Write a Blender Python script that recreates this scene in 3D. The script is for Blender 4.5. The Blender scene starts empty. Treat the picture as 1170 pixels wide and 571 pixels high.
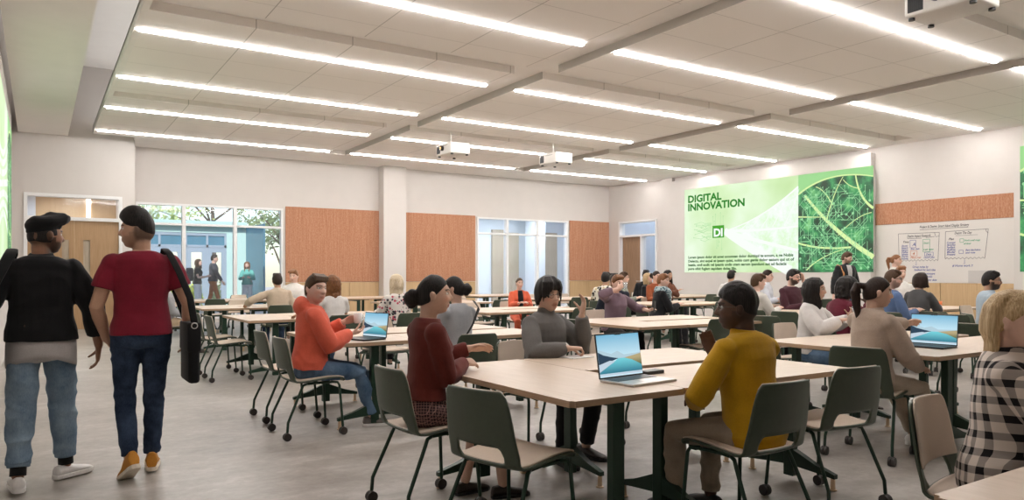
import bpy, bmesh, math, random
import numpy as np
from mathutils import Vector, Matrix, noise
random.seed(7)
C = bpy.context.scene.collection
PI = math.pi
V = Vector

# ------------------------------------------------------------------ materials
def _new(name):
    m = bpy.data.materials.new(name); m.use_nodes = True
    nt = m.node_tree; b = nt.nodes['Principled BSDF']
    return m, nt, b
def ramp(nt, fac, stops, interp='LINEAR'):
    r = nt.nodes.new('ShaderNodeValToRGB'); r.color_ramp.interpolation = interp
    e = r.color_ramp.elements
    while len(e) < len(stops): e.new(0.5)
    for k, (p, c) in enumerate(stops):
        e[k].position = p; e[k].color = (*c, 1)
    nt.links.new(fac, r.inputs[0]); return r.outputs[0]
def coord(nt, kind='Object', scale=(1,1,1), rot=(0,0,0)):
    t = nt.nodes.new('ShaderNodeTexCoord'); mp = nt.nodes.new('ShaderNodeMapping')
    mp.inputs['Scale'].default_value = scale; mp.inputs['Rotation'].default_value = rot
    nt.links.new(t.outputs[kind], mp.inputs[0]); return mp.outputs[0]
def tex_noise(nt, vec, scale, detail=3, rough=.5):
    n = nt.nodes.new('ShaderNodeTexNoise'); n.inputs['Scale'].default_value = scale
    n.inputs['Detail'].default_value = detail; n.inputs['Roughness'].default_value = rough
    nt.links.new(vec, n.inputs['Vector']); return n.outputs['Fac']
def bump(nt, b, h, strength=.2, dist=.01):
    n = nt.nodes.new('ShaderNodeBump'); n.inputs['Strength'].default_value = strength
    n.inputs['Distance'].default_value = dist
    nt.links.new(h, n.inputs['Height']); nt.links.new(n.outputs[0], b.inputs['Normal'])
def math_node(nt, op, a, b=None, c=None):
    n = nt.nodes.new('ShaderNodeMath'); n.operation = op
    for k, x in enumerate((a, b, c)):
        if x is None: continue
        if isinstance(x, (int, float)): n.inputs[k].default_value = x
        else: nt.links.new(x, n.inputs[k])
    return n.outputs[0]
def sep(nt, vec):
    s = nt.nodes.new('ShaderNodeSeparateXYZ'); nt.links.new(vec, s.inputs[0]); return s.outputs
def mixc(nt, fac, a, b):
    n = nt.nodes.new('ShaderNodeMix'); n.data_type = 'RGBA'
    for i, x in ((0, fac), (6, a), (7, b)):
        if isinstance(x, (int, float)): n.inputs[i].default_value = x
        elif isinstance(x, tuple): n.inputs[i].default_value = (*x, 1)
        else: nt.links.new(x, n.inputs[i])
    return n.outputs[2]
def plain(name, col, rough=.5, metal=0, var=.06, scale=40, bmp=0, kind='Object', spec=.5):
    m, nt, b = _new(name)
    f = tex_noise(nt, coord(nt, kind), scale)
    lo = tuple(max(0, c*(1-var)) for c in col); hi = tuple(min(1, c*(1+var)) for c in col)
    nt.links.new(ramp(nt, f, [(.3, lo), (.7, hi)]), b.inputs['Base Color'])
    b.inputs['Roughness'].default_value = rough; b.inputs['Metallic'].default_value = metal
    b.inputs['Specular IOR Level'].default_value = spec
    if bmp: bump(nt, b, f, bmp, .004)
    return m
def emit(name, col, strength):
    m, nt, b = _new(name)
    b.inputs['Base Color'].default_value = (0, 0, 0, 1); b.inputs['Specular IOR Level'].default_value = .1
    b.inputs['Emission Color'].default_value = (*col, 1); b.inputs['Emission Strength'].default_value = strength
    return m
def wood(name, c1, c2, scale=(1.5, 14, 14), rough=.45, n=4):
    m, nt, b = _new(name)
    f = tex_noise(nt, coord(nt, 'Object', scale), n, 5, .6)
    nt.links.new(ramp(nt, f, [(.3, c1), (.7, c2)]), b.inputs['Base Color'])
    b.inputs['Roughness'].default_value = rough
    return m
def fabric(name, col, var=.12, scale=160, rough=.9, bmp=.35):
    m, nt, b = _new(name)
    v = coord(nt, 'Object')
    f = tex_noise(nt, v, scale, 2); g = tex_noise(nt, v, 9, 3)
    lo = tuple(c*(1-var) for c in col); hi = tuple(min(1, c*(1+var)) for c in col)
    mm = math_node(nt, 'ADD', math_node(nt, 'MULTIPLY', f, .4), math_node(nt, 'MULTIPLY', g, .6))
    nt.links.new(ramp(nt, mm, [(.35, lo), (.65, hi)]), b.inputs['Base Color'])
    b.inputs['Roughness'].default_value = rough; b.inputs['Specular IOR Level'].default_value = .2
    b.inputs['Sheen Weight'].default_value = .1
    bump(nt, b, mm, bmp, .004)
    return m
def denim(name, dark, light):
    m, nt, b = _new(name)
    v = coord(nt, 'Object'); g = tex_noise(nt, v, 6, 4, .6)
    w = tex_noise(nt, coord(nt, 'Object', (1, 1, .25)), 220, 2)
    mm = math_node(nt, 'ADD', math_node(nt, 'MULTIPLY', g, .75), math_node(nt, 'MULTIPLY', w, .25))
    nt.links.new(ramp(nt, mm, [(.35, dark), (.66, light)]), b.inputs['Base Color'])
    b.inputs['Roughness'].default_value = .9; b.inputs['Specular IOR Level'].default_value = .2
    bump(nt, b, mm, .4, .004)
    return m
def plaid(name, base, dark, cell, wid=.42):
    m, nt, b = _new(name)
    s = sep(nt, coord(nt, 'Object', (1/cell, 1/cell, 1/cell), (0, .12, .1)))
    def band(x):
        f = math_node(nt, 'FRACT', x); return math_node(nt, 'LESS_THAN', f, wid)
    a = band(math_node(nt, 'ADD', s[0], math_node(nt, 'MULTIPLY', s[1], .7))); c = band(s[2])
    k = math_node(nt, 'MULTIPLY', math_node(nt, 'ADD', a, c), .5)
    nz = tex_noise(nt, coord(nt, 'Object'), 200, 2)
    k2 = math_node(nt, 'MULTIPLY', k, math_node(nt, 'ADD', .8, math_node(nt, 'MULTIPLY', nz, .4)))
    mid = tuple(.45*p+.55*q for p, q in zip(base, dark))
    nt.links.new(ramp(nt, k2, [(0, base), (.35, base), (.42, mid), (.62, mid), (.75, dark), (1, dark)]), b.inputs['Base Color'])
    b.inputs['Roughness'].default_value = .9; b.inputs['Specular IOR Level'].default_value = .15
    return m
def tattersall(name, base, line, cell):
    m, nt, b = _new(name)
    s = sep(nt, coord(nt, 'Object', (1/cell, 1/cell, 1/cell), (.2, .3, .7)))
    ks = None
    for x in s:
        l = math_node(nt, 'LESS_THAN', math_node(nt, 'FRACT', x), .16)
        ks = l if ks is None else math_node(nt, 'MAXIMUM', ks, l)
    nt.links.new(mixc(nt, ks, base, line), b.inputs['Base Color'])
    b.inputs['Roughness'].default_value = .9
    return m
def blotch(name, base, cols, scale):
    m, nt, b = _new(name)
    v = nt.nodes.new('ShaderNodeTexVoronoi'); v.inputs['Scale'].default_value = scale
    nt.links.new(coord(nt, 'Object'), v.inputs['Vector'])
    s = nt.nodes.new('ShaderNodeSeparateColor'); nt.links.new(v.outputs['Color'], s.inputs[0])
    n = len(cols); stops = [(0, base)] + [(.45 + .55*k/n, c) for k, c in enumerate(cols)]
    pat = ramp(nt, s.outputs[0], stops, 'CONSTANT')
    near = math_node(nt, 'LESS_THAN', v.outputs['Distance'], .55)
    nt.links.new(mixc(nt, near, base, pat), b.inputs['Base Color'])
    b.inputs['Roughness'].default_value = .9
    return m
def hairmat(name, c, hi=None):
    m, nt, b = _new(name)
    hi = hi or tuple(min(1, x*1.8+.006) for x in c)
    f = tex_noise(nt, coord(nt, 'Object', (1, 1, .05)), 190, 4, .65)
    nt.links.new(ramp(nt, f, [(.35, c), (.68, hi)]), b.inputs['Base Color'])
    b.inputs['Roughness'].default_value = .5; b.inputs['Specular IOR Level'].default_value = .22
    bump(nt, b, f, .35, .004)
    return m
def skinmat(name):
    m, nt, b = _new(name)
    a = nt.nodes.new('ShaderNodeAttribute'); a.attribute_name = 'Col'
    f = tex_noise(nt, coord(nt, 'Object'), 90, 3)
    k = math_node(nt, 'ADD', .93, math_node(nt, 'MULTIPLY', f, .14))
    mx = nt.nodes.new('ShaderNodeVectorMath'); mx.operation = 'SCALE'
    nt.links.new(a.outputs['Color'], mx.inputs[0]); nt.links.new(k, mx.inputs['Scale'])
    nt.links.new(mx.outputs[0], b.inputs['Base Color'])
    b.inputs['Roughness'].default_value = .5; b.inputs['Specular IOR Level'].default_value = .35
    return m

M = {}
M['skin'] = skinmat('skin')
M['wall'] = plain('wall_paint', (.66, .62, .59), .8, var=.015, scale=3)
M['wall_blue'] = plain('cool_wall_paint', (.62, .68, .76), .8, var=.02, scale=3)
M['white_trim'] = plain('white_trim', (.82, .82, .82), .5, var=.02)
M['slot'] = plain('ceiling_slot_paint', (.86, .83, .80), .9, var=.02, scale=3)
M['ceil'] = plain('ceiling_paint', (.86, .83, .80), .9, var=.015, scale=3)
M['light'] = emit('light_diffuser', (1, .965, .945), 44)
M['maple'] = wood('maple_laminate', (.56, .44, .335), (.63, .51, .405), (1.2, 9, 9), .4)
M['maple_edge'] = wood('plywood_edge', (.36, .24, .15), (.47, .33, .22), (1, 1, 60), .5)
M['oak'] = wood('oak_veneer', (.34, .205, .10), (.42, .265, .14), (14, 14, .8), .45, 3)
M['oak_light'] = wood('light_oak_panel', (.47, .315, .165), (.58, .405, .225), (22, 22, .5), .45, 3)
M['brown_wood'] = wood('brown_wood', (.24, .15, .09), (.33, .21, .13), (12, 12, .8), .5, 3)
M['taupe_wood'] = wood('taupe_wood', (.33, .27, .20), (.42, .35, .27), (8, 8, 1), .6, 3)
M['green'] = plain('green_plastic', (.050, .067, .044), .42, var=.05)
M['green_metal'] = plain('green_powder_coat', (.012, .038, .022), .4, var=.05, spec=.4)
M['beige'] = fabric('beige_upholstery', (.60, .50, .41), .05, 200, .85, .1)
M['caster'] = plain('caster_rubber', (.035, .028, .025), .5)
M['glide'] = plain('brass_glide', (.62, .45, .29), .35, .3)
M['black'] = plain('black_plastic', (.012, .012, .014), .4)
M['dark_metal'] = plain('dark_metal', (.05, .05, .055), .35, .6)
M['silver'] = plain('silver_metal', (.62, .60, .58), .35, .7)
M['proj'] = plain('projector_white', (.74, .71, .67), .45, var=.02)
M['lens'] = plain('amber_lens', (.75, .40, .12), .15, .6)
M['white_china'] = plain('white_china', (.82, .80, .78), .3, var=.02)
M['paper'] = plain('paper', (.85, .84, .82), .8, var=.02)
M['orange_drink'] = plain('orange_drink', (.85, .20, .05), .3)
M['red_box'] = plain('red_plastic', (.70, .05, .04), .4)
M['board'] = plain('whiteboard', (.70, .665, .63), .3, var=.01, scale=3)
M['eye_white'] = plain('eye_white', (.80, .77, .74), .2, var=.01)
M['iris'] = plain('iris_brown', (.03, .018, .01), .2)
M['frame_metal'] = plain('glasses_metal', (.10, .08, .07), .3, .7)
def glass(name, col, alpha=.25, rough=.05):
    m, nt, b = _new(name)
    t = nt.nodes.new('ShaderNodeBsdfTransparent'); g = nt.nodes.new('ShaderNodeBsdfGlossy')
    d = nt.nodes.new('ShaderNodeBsdfDiffuse')
    f = tex_noise(nt, coord(nt), 2)
    t.inputs[0].default_value = (*col, 1); g.inputs['Roughness'].default_value = rough
    nt.links.new(ramp(nt, f, [(0, col), (1, tuple(min(1, c*1.05) for c in col))]), d.inputs[0])
    lw = nt.nodes.new('ShaderNodeLayerWeight'); fr = math_node(nt, 'ADD', .035, math_node(nt, 'MULTIPLY', math_node(nt, 'POWER', lw.outputs['Facing'], 5.0), .6))
    m1 = nt.nodes.new('ShaderNodeMixShader'); m1.inputs[0].default_value = alpha
    nt.links.new(t.outputs[0], m1.inputs[1]); nt.links.new(d.outputs[0], m1.inputs[2])
    m2 = nt.nodes.new('ShaderNodeMixShader'); nt.links.new(fr, m2.inputs[0])
    nt.links.new(m1.outputs[0], m2.inputs[1]); nt.links.new(g.outputs[0], m2.inputs[2])
    nt.links.new(m2.outputs[0], nt.nodes['Material Output'].inputs[0])
    return m
M['glass'] = glass('window_glass', (.97, .985, 1), .03)
M['teal_glass'] = glass('teal_glass', (.62, .82, .80), .45)
M['blue_glass'] = glass('blue_glass', (.16, .38, .52), .55)
M['clear'] = glass('drinking_glass', (.92, .95, .97), .25)

# floor: polished mottled concrete
def floor_mat():
    m, nt, b = _new('polished_concrete')
    v = coord(nt, 'Object')
    a = tex_noise(nt, v, .55, 6, .62); c = tex_noise(nt, coord(nt, 'Object', (1, 2.2, 1), (0, 0, .6)), 1.7, 6, .7); d = tex_noise(nt, v, 14, 4, .7)
    mm = math_node(nt, 'ADD', math_node(nt, 'ADD', math_node(nt, 'MULTIPLY', a, .4), math_node(nt, 'MULTIPLY', c, .42)), math_node(nt, 'MULTIPLY', d, .18))
    nt.links.new(ramp(nt, mm, [(.37, (.19, .166, .143)), (.455, (.29, .262, .234)), (.52, (.36, .332, .302)), (.60, (.48, .45, .42))]), b.inputs['Base Color'])
    nt.links.new(ramp(nt, c, [(.3, (.30,)*3), (.7, (.46,)*3)]), b.inputs['Roughness'])
    b.inputs['Specular IOR Level'].default_value = .45
    bump(nt, b, d, .03, .003)
    return m
M['floor'] = floor_mat()
# ceiling tiles: seams every 1.31 m across and 0.9 m along
def tile_mat():
    m, nt, b = _new('ceiling_tile')
    s = sep(nt, coord(nt, 'Object'))
    def seam(x, cell, w):
        f = math_node(nt, 'FRACT', math_node(nt, 'ADD', math_node(nt, 'DIVIDE', x, cell), 50.0))
        e = math_node(nt, 'MINIMUM', f, math_node(nt, 'SUBTRACT', 1.0, f))
        return math_node(nt, 'LESS_THAN', e, w/cell)
    k = math_node(nt, 'MAXIMUM', seam(s[0], 1.3125, .0065), math_node(nt, 'MULTIPLY', seam(s[1], .893, .006), .6))
    f = tex_noise(nt, coord(nt), 160, 2)
    base = ramp(nt, f, [(.3, (.85, .81, .775)), (.7, (.91, .87, .835))])
    nt.links.new(mixc(nt, k, base, (.50, .47, .44)), b.inputs['Base Color'])
    b.inputs['Roughness'].default_value = .95
    return m
M['tile'] = tile_mat()
def cork_mat():
    m, nt, b = _new('terracotta_weave')
    f = tex_noise(nt, coord(nt, 'Object', (26, 26, 9)), 2.2, 5, .75); g = tex_noise(nt, coord(nt, 'Object', (60, 60, 2)), 1, 2)
    mm = math_node(nt, 'ADD', math_node(nt, 'MULTIPLY', f, .7), math_node(nt, 'MULTIPLY', g, .3))
    nt.links.new(ramp(nt, mm, [(.36, (.35, .145, .075)), (.5, (.45, .215, .125)), (.64, (.55, .31, .20))]), b.inputs['Base Color'])
    b.inputs['Roughness'].default_value = .95
    return m
M['cork'] = cork_mat()

# ------------------------------------------------------------------ geometry helpers
class MB:
    def __init__(s): s.v = []; s.f = []; s.mi = []
    def add(s, vs, fs, mi=0):
        o = len(s.v); s.v.extend([tuple(p) for p in vs]); s.f.extend([tuple(i+o for i in f) for f in fs]); s.mi.extend([mi]*len(fs))
    def mesh(s, name, smooth=False):
        me = bpy.data.meshes.new(name); me.from_pydata(s.v, [], s.f); me.update()
        if s.mi and max(s.mi) > 0: me.polygons.foreach_set('material_index', s.mi)
        if smooth: me.shade_smooth()
        return me
    def box(s, x0, x1, y0, y1, z0, z1, mi=0, T=None):
        vs = [V((x, y, z)) for z in (z0, z1) for y in (y0, y1) for x in (x0, x1)]
        if T: vs = [T @ p for p in vs]
        s.add(vs, [(0,2,3,1),(4,5,7,6),(0,1,5,4),(2,6,7,3),(0,4,6,2),(1,3,7,5)], mi)
    def rbox(s, x0, x1, y0, y1, z0, z1, b=.005, mi=0, T=None):
        bm = bmesh.new(); bmesh.ops.create_cube(bm, size=1)
        for v in bm.verts: v.co = V((x0+(v.co.x+.5)*(x1-x0), y0+(v.co.y+.5)*(y1-y0), z0+(v.co.z+.5)*(z1-z0)))
        bmesh.ops.bevel(bm, geom=bm.edges[:], offset=b, segments=2, affect='EDGES', profile=.5)
        bm.verts.index_update()
        s.add([(T @ v.co) if T else v.co.copy() for v in bm.verts], [[v.index for v in f.verts] for f in bm.faces], mi); bm.free()
    def rings(s, rs, cap=True, mi=0):
        n = len(rs[0]); vs = [p for r in rs for p in r]; fs = []
        for k in range(len(rs)-1):
            for i in range(n):
                j = (i+1) % n; fs.append((k*n+i, k*n+j, (k+1)*n+j, (k+1)*n+i))
        if cap:
            fs.append(tuple(range(n-1, -1, -1))); fs.append(tuple((len(rs)-1)*n+i for i in range(n)))
        s.add(vs, fs, mi)
    def tube(s, pts, rads, side=None, n=12, rnd=True, mi=0):
        pts = [V(p) for p in pts]; m = len(pts)
        if isinstance(rads, (int, float)): rads = [rads]*m
        rads = [(r, r) if isinstance(r, (int, float)) else r for r in rads]
        tg = []
        for k in range(m):
            a = pts[max(0, k-1)]; b = pts[min(m-1, k+1)]; t = (b-a); tg.append(t.normalized() if t.length > 1e-9 else V((0,0,1)))
        sd = V(side) if side is not None else (V((1,0,0)) if abs(tg[0].x) < .8 else V((0,1,0)))
        rs = []
        for k in range(m):
            t = tg[k]; a = sd - sd.dot(t)*t
            if a.length < 1e-4: a = t.orthogonal()
            a.normalize(); sd = a if side is None else sd
            b = t.cross(a); ra, rb = rads[k]
            def rg(c, q): return [c + a*(ra*q*math.cos(2*PI*i/n)) + b*(rb*q*math.sin(2*PI*i/n)) for i in range(n)]
            if k == 0 and rnd:
                r = min(ra, rb)
                rs += [rg(pts[0]-t*r*.9, .3), rg(pts[0]-t*r*.6, .75)]
            rs.append(rg(pts[k], 1))
            if k == m-1 and rnd:
                r = min(ra, rb)
                rs += [rg(pts[k]+t*r*.6, .75), rg(pts[k]+t*r*.9, .3)]
        s.rings(rs, True, mi)
    def ball(s, c, r, n=16, Mx=None, mi=0):
        r = (r, r, r) if isinstance(r, (int, float)) else r
        c = V(c); rs = []
        h = max(6, n//2+2)
        for k in range(h):
            th = PI*(k+.5)/h - PI/2
            ring = []
            for i in range(n):
                ph = 2*PI*i/n
                p = V((r[0]*math.cos(th)*math.cos(ph), r[1]*math.cos(th)*math.sin(ph), r[2]*math.sin(th)))
                ring.append(c + (Mx @ p if Mx else p))
            rs.append(ring)
        s.rings(rs, True, mi)
    def disc(s, c, ax, r, h, n=20, mi=0):   # a short cylinder centred on c
        ax = V(ax).normalized(); s.tube([V(c)-ax*h/2, V(c)+ax*h/2], r, n=n, rnd=False, mi=mi)

def link(name, me, mats=None, parent=None, loc=None):
    o = bpy.data.objects.new(name, me); C.objects.link(o)
    if mats is not None:
        for m in (mats if isinstance(mats, (list, tuple)) else [mats]): me.materials.append(m)
    if parent: o.parent = parent
    if loc: o.location = loc
    return o
def tag(o, label, cat, group=None):
    o['label'] = label; o['category'] = cat
    if group: o['group'] = group
    return o
def thing(name, label, cat, loc=(0,0,0), rz=0, group=None):
    o = bpy.data.objects.new(name, None); C.objects.link(o); o.empty_display_size = .1
    o.location = loc; o.rotation_euler = (0, 0, rz)
    return tag(o, label, cat, group)
def struct(name, mb, mats):
    o = link(name, mb.mesh(name), mats); o['kind'] = 'structure'; return o
def sbox(name, x0, x1, y0, y1, z0, z1, mat):
    b = MB(); b.box(x0, x1, y0, y1, z0, z1); return struct(name, b, mat)
def dup(root, loc, rz, label=None, group=None):
    r = root.copy(); C.objects.link(r); r.location = loc; r.rotation_euler = (0, 0, rz)
    if label: r['label'] = label
    if group: r['group'] = group
    for ch in list(root.children):
        c = ch.copy(); C.objects.link(c); c.parent = r
        for g in ch.children:
            d = g.copy(); C.objects.link(d); d.parent = c
    return r
# ================================================================== THE SETTING
XL, XR, YB, YF = -.5, 17.85, 21.0, -7.0
sbox('floor', XL-.2, XR+3.5, YF-.2, YB+.2, -.12, 0, M['floor'])
w = MB()                                                             # back wall with two glazed openings
for x0, x1, z0, z1 in ((1.98, 2.1, 0, 4.8), (2.1, 5.83, 3.15, 4.8), (2.1, 5.83, 0, .1), (5.83, 12.18, 0, 4.8),
                       (12.18, 15.93, 3.19, 4.8), (12.18, 15.93, 0, .1), (15.93, XR+.2, 0, 4.8)):
    w.box(x0, x1, YB, YB+.2, z0, z1)
struct('wall_back', w, M['wall'])
w = MB()                                                             # the part that stands forward, with the double door
for x0, x1, z0, z1 in ((XL, -.27, 0, 6.3), (-.27, 1.71, 3.16, 6.3), (1.71, 1.98, 0, 6.3)): w.box(x0, x1, 20.0, 20.2, z0, z1)
w.box(1.85, 1.98, 20.2, 21.2, 0, 4.8)
struct('wall_back', w, M['wall'])
w = MB()
for y0, y1, z0, z1 in ((YF, 18.45, 0, 4.8), (18.45, 20.42, 3.2, 4.8), (20.42, YB, 0, 4.8)): w.box(XR, XR+.2, y0, y1, z0, z1)
struct('wall_right', w, M['wall'])
sbox('wall_left', XL-.2, XL, YF, 20.2, 0, 6.3, M['wall'])
sbox('wall_front', XL-.2, XR+.2, YF-.2, YF, 0, 6.3, M['wall'])
sbox('trim_1', 8.72, 9.45, 20.6, YB, 0, 4.66, M['wall'])              # round-cornered column on the back wall
sbox('trim_2', XR-.14, XR, 17.62, 18.1, 0, 4.66, M['wall'])           # pilaster beside the projection wall
sbox('wall_right', XR-.2, XR, 10.65, 17.6, 0, 4.36, M['wall'])        # thick white slab that carries the projection
sbox('wall_right', XR-.2, XR, .4, 7.42, 0, 4.36, M['wall'])
sbox('wall_left', XL, XL+.068, 10.5, 17.35, 0, 4.36, M['wall'])
sbox('ceiling', XL-.2, 2.0, YF, 20.2, 6.2, 6.35, M['ceil'])
sbox('ceiling', 1.95, XR+.2, YF, YB+.2, 4.62, 4.8, M['slot'])
sbox('ceiling', 1.05, 1.95, YF, 19.2, 4.62, 4.66, M['slot'])
sbox('wall_left', 1.95, 2.0, YF, YB, 4.66, 6.3, M['wall'])
sbox('ceiling', XL+.12, .59, YF, 20.0, 4.52, 4.95, M['ceil'])         # soffit along the left wall
# floating cloud of tiles, split by recessed slots
bays = ((1.05, 6.4), (6.95, 12.2), (12.72, 17.62)); rows = ((14.97, 19.2, 15.99), (9.85, 14.55, 10.67), (4.65, 9.4, 5.33), (-.7, 4.2, .02), (-6.9, -1.15, -5.3))
for bx0, bx1 in bays:
    for by0, by1, oy in rows:
        b = MB(); ox = 1.08 if bx0 < 2 else bx0
        b.box(bx0-ox, bx1-ox, by0-oy, by1-oy, 0, .13)
        o = struct('ceiling', b, M['tile']); o.location = (ox, oy, 4.5)
b = MB(); b.box(1.05, 1.13, YF, 19.2, 4.497, 4.67); b.box(17.3, XR, YF, 19.2, 4.499, 4.67); b.box(1.95, XR, 19.2, YB, 4.56, 4.67); b.box(1.05, XR, 19.04, 19.2, 4.498, 4.67)
struct('ceiling', b, M['ceil'])
# white laminate strips along the back wall, oak wainscot
for k, (x0, x1) in enumerate(((5.9, 8.72), (9.45, 12.1), (16.0, XR))):
    b = MB()
    n = round((x1-x0)/.95)
    for q in range(n):
        a = x0 + (x1-x0)*q/n; b.rbox(a+.004, a+(x1-x0)/n-.004, YB-.035, YB, 0, 1.06, .004)
    struct(f'trim_{3+k}', b, M['oak_light'])
b = MB()
for q in range(4):
    a = 7.44 + 3.19*q/4; b.rbox(XR-.035, XR, a+.004, a+3.19/4-.004, 0, 1.09, .004)
struct('trim_6', b, M['oak_light'])
b = MB(); b.box(XR-.03, XR, 18.1, 18.45, 0, .1); b.box(XR-.02, XR, 20.42, YB, 0, .1)
struct('baseboard_right', b, M['white_trim'])
b = MB(); b.box(XL, -.27, 19.98, 20, 0, .1); b.box(1.71, 1.98, 19.98, 20, 0, .1)
struct('baseboard_back', b, M['white_trim'])

# windows: frame, mullions and panes
def window(n, x0, x1, z0, z1, mul, zt):
    f = MB(); t = .055
    for a, c in ((x0, x0+t), (x1-t, x1)): f.box(a, c, YB-.03, YB+.13, z0, z1)
    for a, c in ((z0, z0+t), (z1-t, z1), (zt-.03, zt+.03)): f.box(x0+t, x1-t, YB-.028, YB+.125, a, c)
    for m in mul: f.box(m-.045, m+.045, YB-.03, YB+.13, z0+t, z1-t)
    o = struct(f'window_{n}', f, M['white_trim'])
    xs = [x0+t] + sorted(mul) + [x1-t]
    for a, c in zip(xs, xs[1:]):
        for p, q in ((z0+t, zt), (zt, z1-t)):
            g = MB(); g.box(a, c, YB+.06, YB+.07, p, q); link('pane', g.mesh('pane'), M['glass'], o)
window(1, 2.1, 5.83, .1, 3.15, (3.24, 4.54), 2.61)
window(2, 12.18, 15.93, .1, 3.19, (13.36, 14.61), 2.65)
# double oak door in the left of the back wall
f = MB()
for a, c in ((-.27, -.2), (1.64, 1.71)): f.box(a, c, 19.96, 20.22, 0, 3.16)
f.box(-.2, 1.64, 19.96, 20.22, 3.09, 3.16); f.box(-.2, 1.64, 19.97, 20.2, 2.55, 2.63)
d = struct('door_1', f, M['white_trim'])
g = MB(); g.box(-.2, 1.64, 20.08, 20.09, 2.63, 3.09); link('transom_pane', g.mesh('pane'), M['glass'], d)
for k, (a, c, vx) in enumerate(((-.2, .715, .47), (.725, 1.64, .90))):
    l = MB(); l.box(a, vx, 20.04, 20.09, 0, 2.55); l.box(vx+.14, c, 20.04, 20.09, 0, 2.55); l.box(vx, vx+.14, 20.04, 20.09, 0, .95); l.box(vx, vx+.14, 20.04, 20.09, 2.1, 2.55)
    leaf = link('door_leaf', l.mesh('door_leaf'), M['oak'], d)
    g = MB(); g.box(vx, vx+.14, 20.06, 20.07, .95, 2.1); link('vision_pane', g.mesh('p'), M['taupe_wood'], leaf)
    h = MB(); hx = vx+.17; h.rbox(hx, hx+.07, 20.02, 20.04, .92, 1.12, .004); h.tube([(hx+.035, 20.02, 1.05), (hx+.035, 19.97, 1.05), (hx+.15, 19.965, 1.05)], .011)
    link('door_handle', h.mesh('handle'), M['silver'], leaf)
# glazed doorway in the right wall
f = MB()
for a, c in ((18.45, 18.52), (20.35, 20.42)): f.box(XR-.04, XR+.22, a, c, 0, 3.2)
f.box(XR-.04, XR+.22, 18.52, 20.35, 3.13, 3.2); f.box(XR-.03, XR+.2, 18.52, 20.35, 2.63, 2.70); f.box(XR-.03, XR+.2, 19.22, 19.28, 0, 2.63)
d = struct('door_2', f, M['white_trim'])
l = MB(); l.rbox(XR+.06, XR+.11, 19.28, 20.3, 0, 2.63, .004); leaf = link('door_leaf', l.mesh('door_leaf'), M['brown_wood'], d)
h = MB(); h.tube([(XR+.06, 19.38, 1.05), (XR-.0, 19.38, 1.05), (XR-.005, 19.5, 1.05)], .012); link('door_handle', h.mesh('handle'), M['silver'], leaf)
for a, c, p, q in ((18.52, 20.35, 2.70, 3.13), (18.52, 19.22, 0, 2.63)):
    g = MB(); g.box(XR+.08, XR+.09, a, c, p, q); link('pane', g.mesh('pane'), M['glass'], d)

# rooms beyond the glass
b = MB(); b.box(XL-.1, XL, 20.2, 23.5, 0, 3.6); b.box(1.85, 1.95, 21.2, 23.5, 0, 3.6)
struct('wall_corridor', b, M['wall'])
sbox('ceiling', XL, 1.95, 20.2, 23.5, 3.5, 3.6, M['oak'])
sbox('wall_corridor', XL, 1.85, 23.4, 23.5, 0, 3.6, M['oak_light'])
sbox('trim_8', -.5, -.05, 23.3, 23.4, 0, 3.5, M['wall_blue'])
b = MB(); b.box(1.13, 1.22, 23.36, 23.4, 2.5, 3.4); tag(link('corridor_light', b.mesh('corridor_light'), emit('corridor_light', (1, .96, .9), 4)), 'bright upright light strip behind the transom of the oak door', 'light')
sbox('floor', XL-.1, 1.95, YB+.2, 23.5, -.12, 0, M['floor'])
b = MB(); b.box(11.0, XR+.2, 24.0, 24.1, 0, 3.7); b.box(11.0, 11.1, YB+.2, 24.1, 0, 3.7); b.box(XR+.1, XR+.2, YB+.2, 24, 0, 3.7); b.box(15.78, 16.3, 22.9, 23.5, 0, 3.7)
struct('wall_corridor', b, M['wall_blue'])
sbox('ceiling', 11.0, XR+.2, YB+.2, 24.1, 3.6, 3.75, M['wall_blue'])
sbox('floor', 11.0, XR+.2, YB+.2, 24.1, -.12, 0, M['floor'])
b = MB()
for a, c, z1 in ((14.55, 15.05, 3.0), (15.2, 15.75, 2.9), (16.55, 17.6, 2.95)): b.box(a, c, 23.9, 24.0, 0, z1)
struct('trim_7', b, M['taupe_wood'])
b = MB(); b.box(20.9, 21.0, 16.5, 20.8, 0, 4.5); b.box(XR+.2, 21, 20.7, 20.8, 0, 4.5); b.box(XR+.2, 21, 16.5, 16.6, 0, 4.5)
struct('wall_corridor', b, M['wall_blue'])
sbox('ceiling', XR+.2, 21, 16.5, 20.8, 4.4, 4.5, M['wall_blue'])

# cork panels
def board(name, label, cat, mb, mat, group=None):
    o = link(name, mb.mesh(name), mat); return tag(o, label, cat, group)
for x0, x1, lb in ((5.9, 8.72, 'wide terracotta cork panel between the courtyard window and the column'),
                   (9.45, 12.1, 'terracotta cork panel between the column and the corridor window'),
                   (16.0, XR-.02, 'narrow terracotta cork panel in the far corner of the back wall')):
    b = MB(); b.rbox(x0, x1, YB-.04, YB, 1.07, 3.22, .006); board('pinboard', lb, 'pinboard', b, M['cork'])
b = MB(); b.rbox(XR-.04, XR, 7.44, 10.63, 2.535, 3.07, .006)
board('pinboard', 'long terracotta cork strip above the whiteboard', 'pinboard', b, M['cork'])

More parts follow.
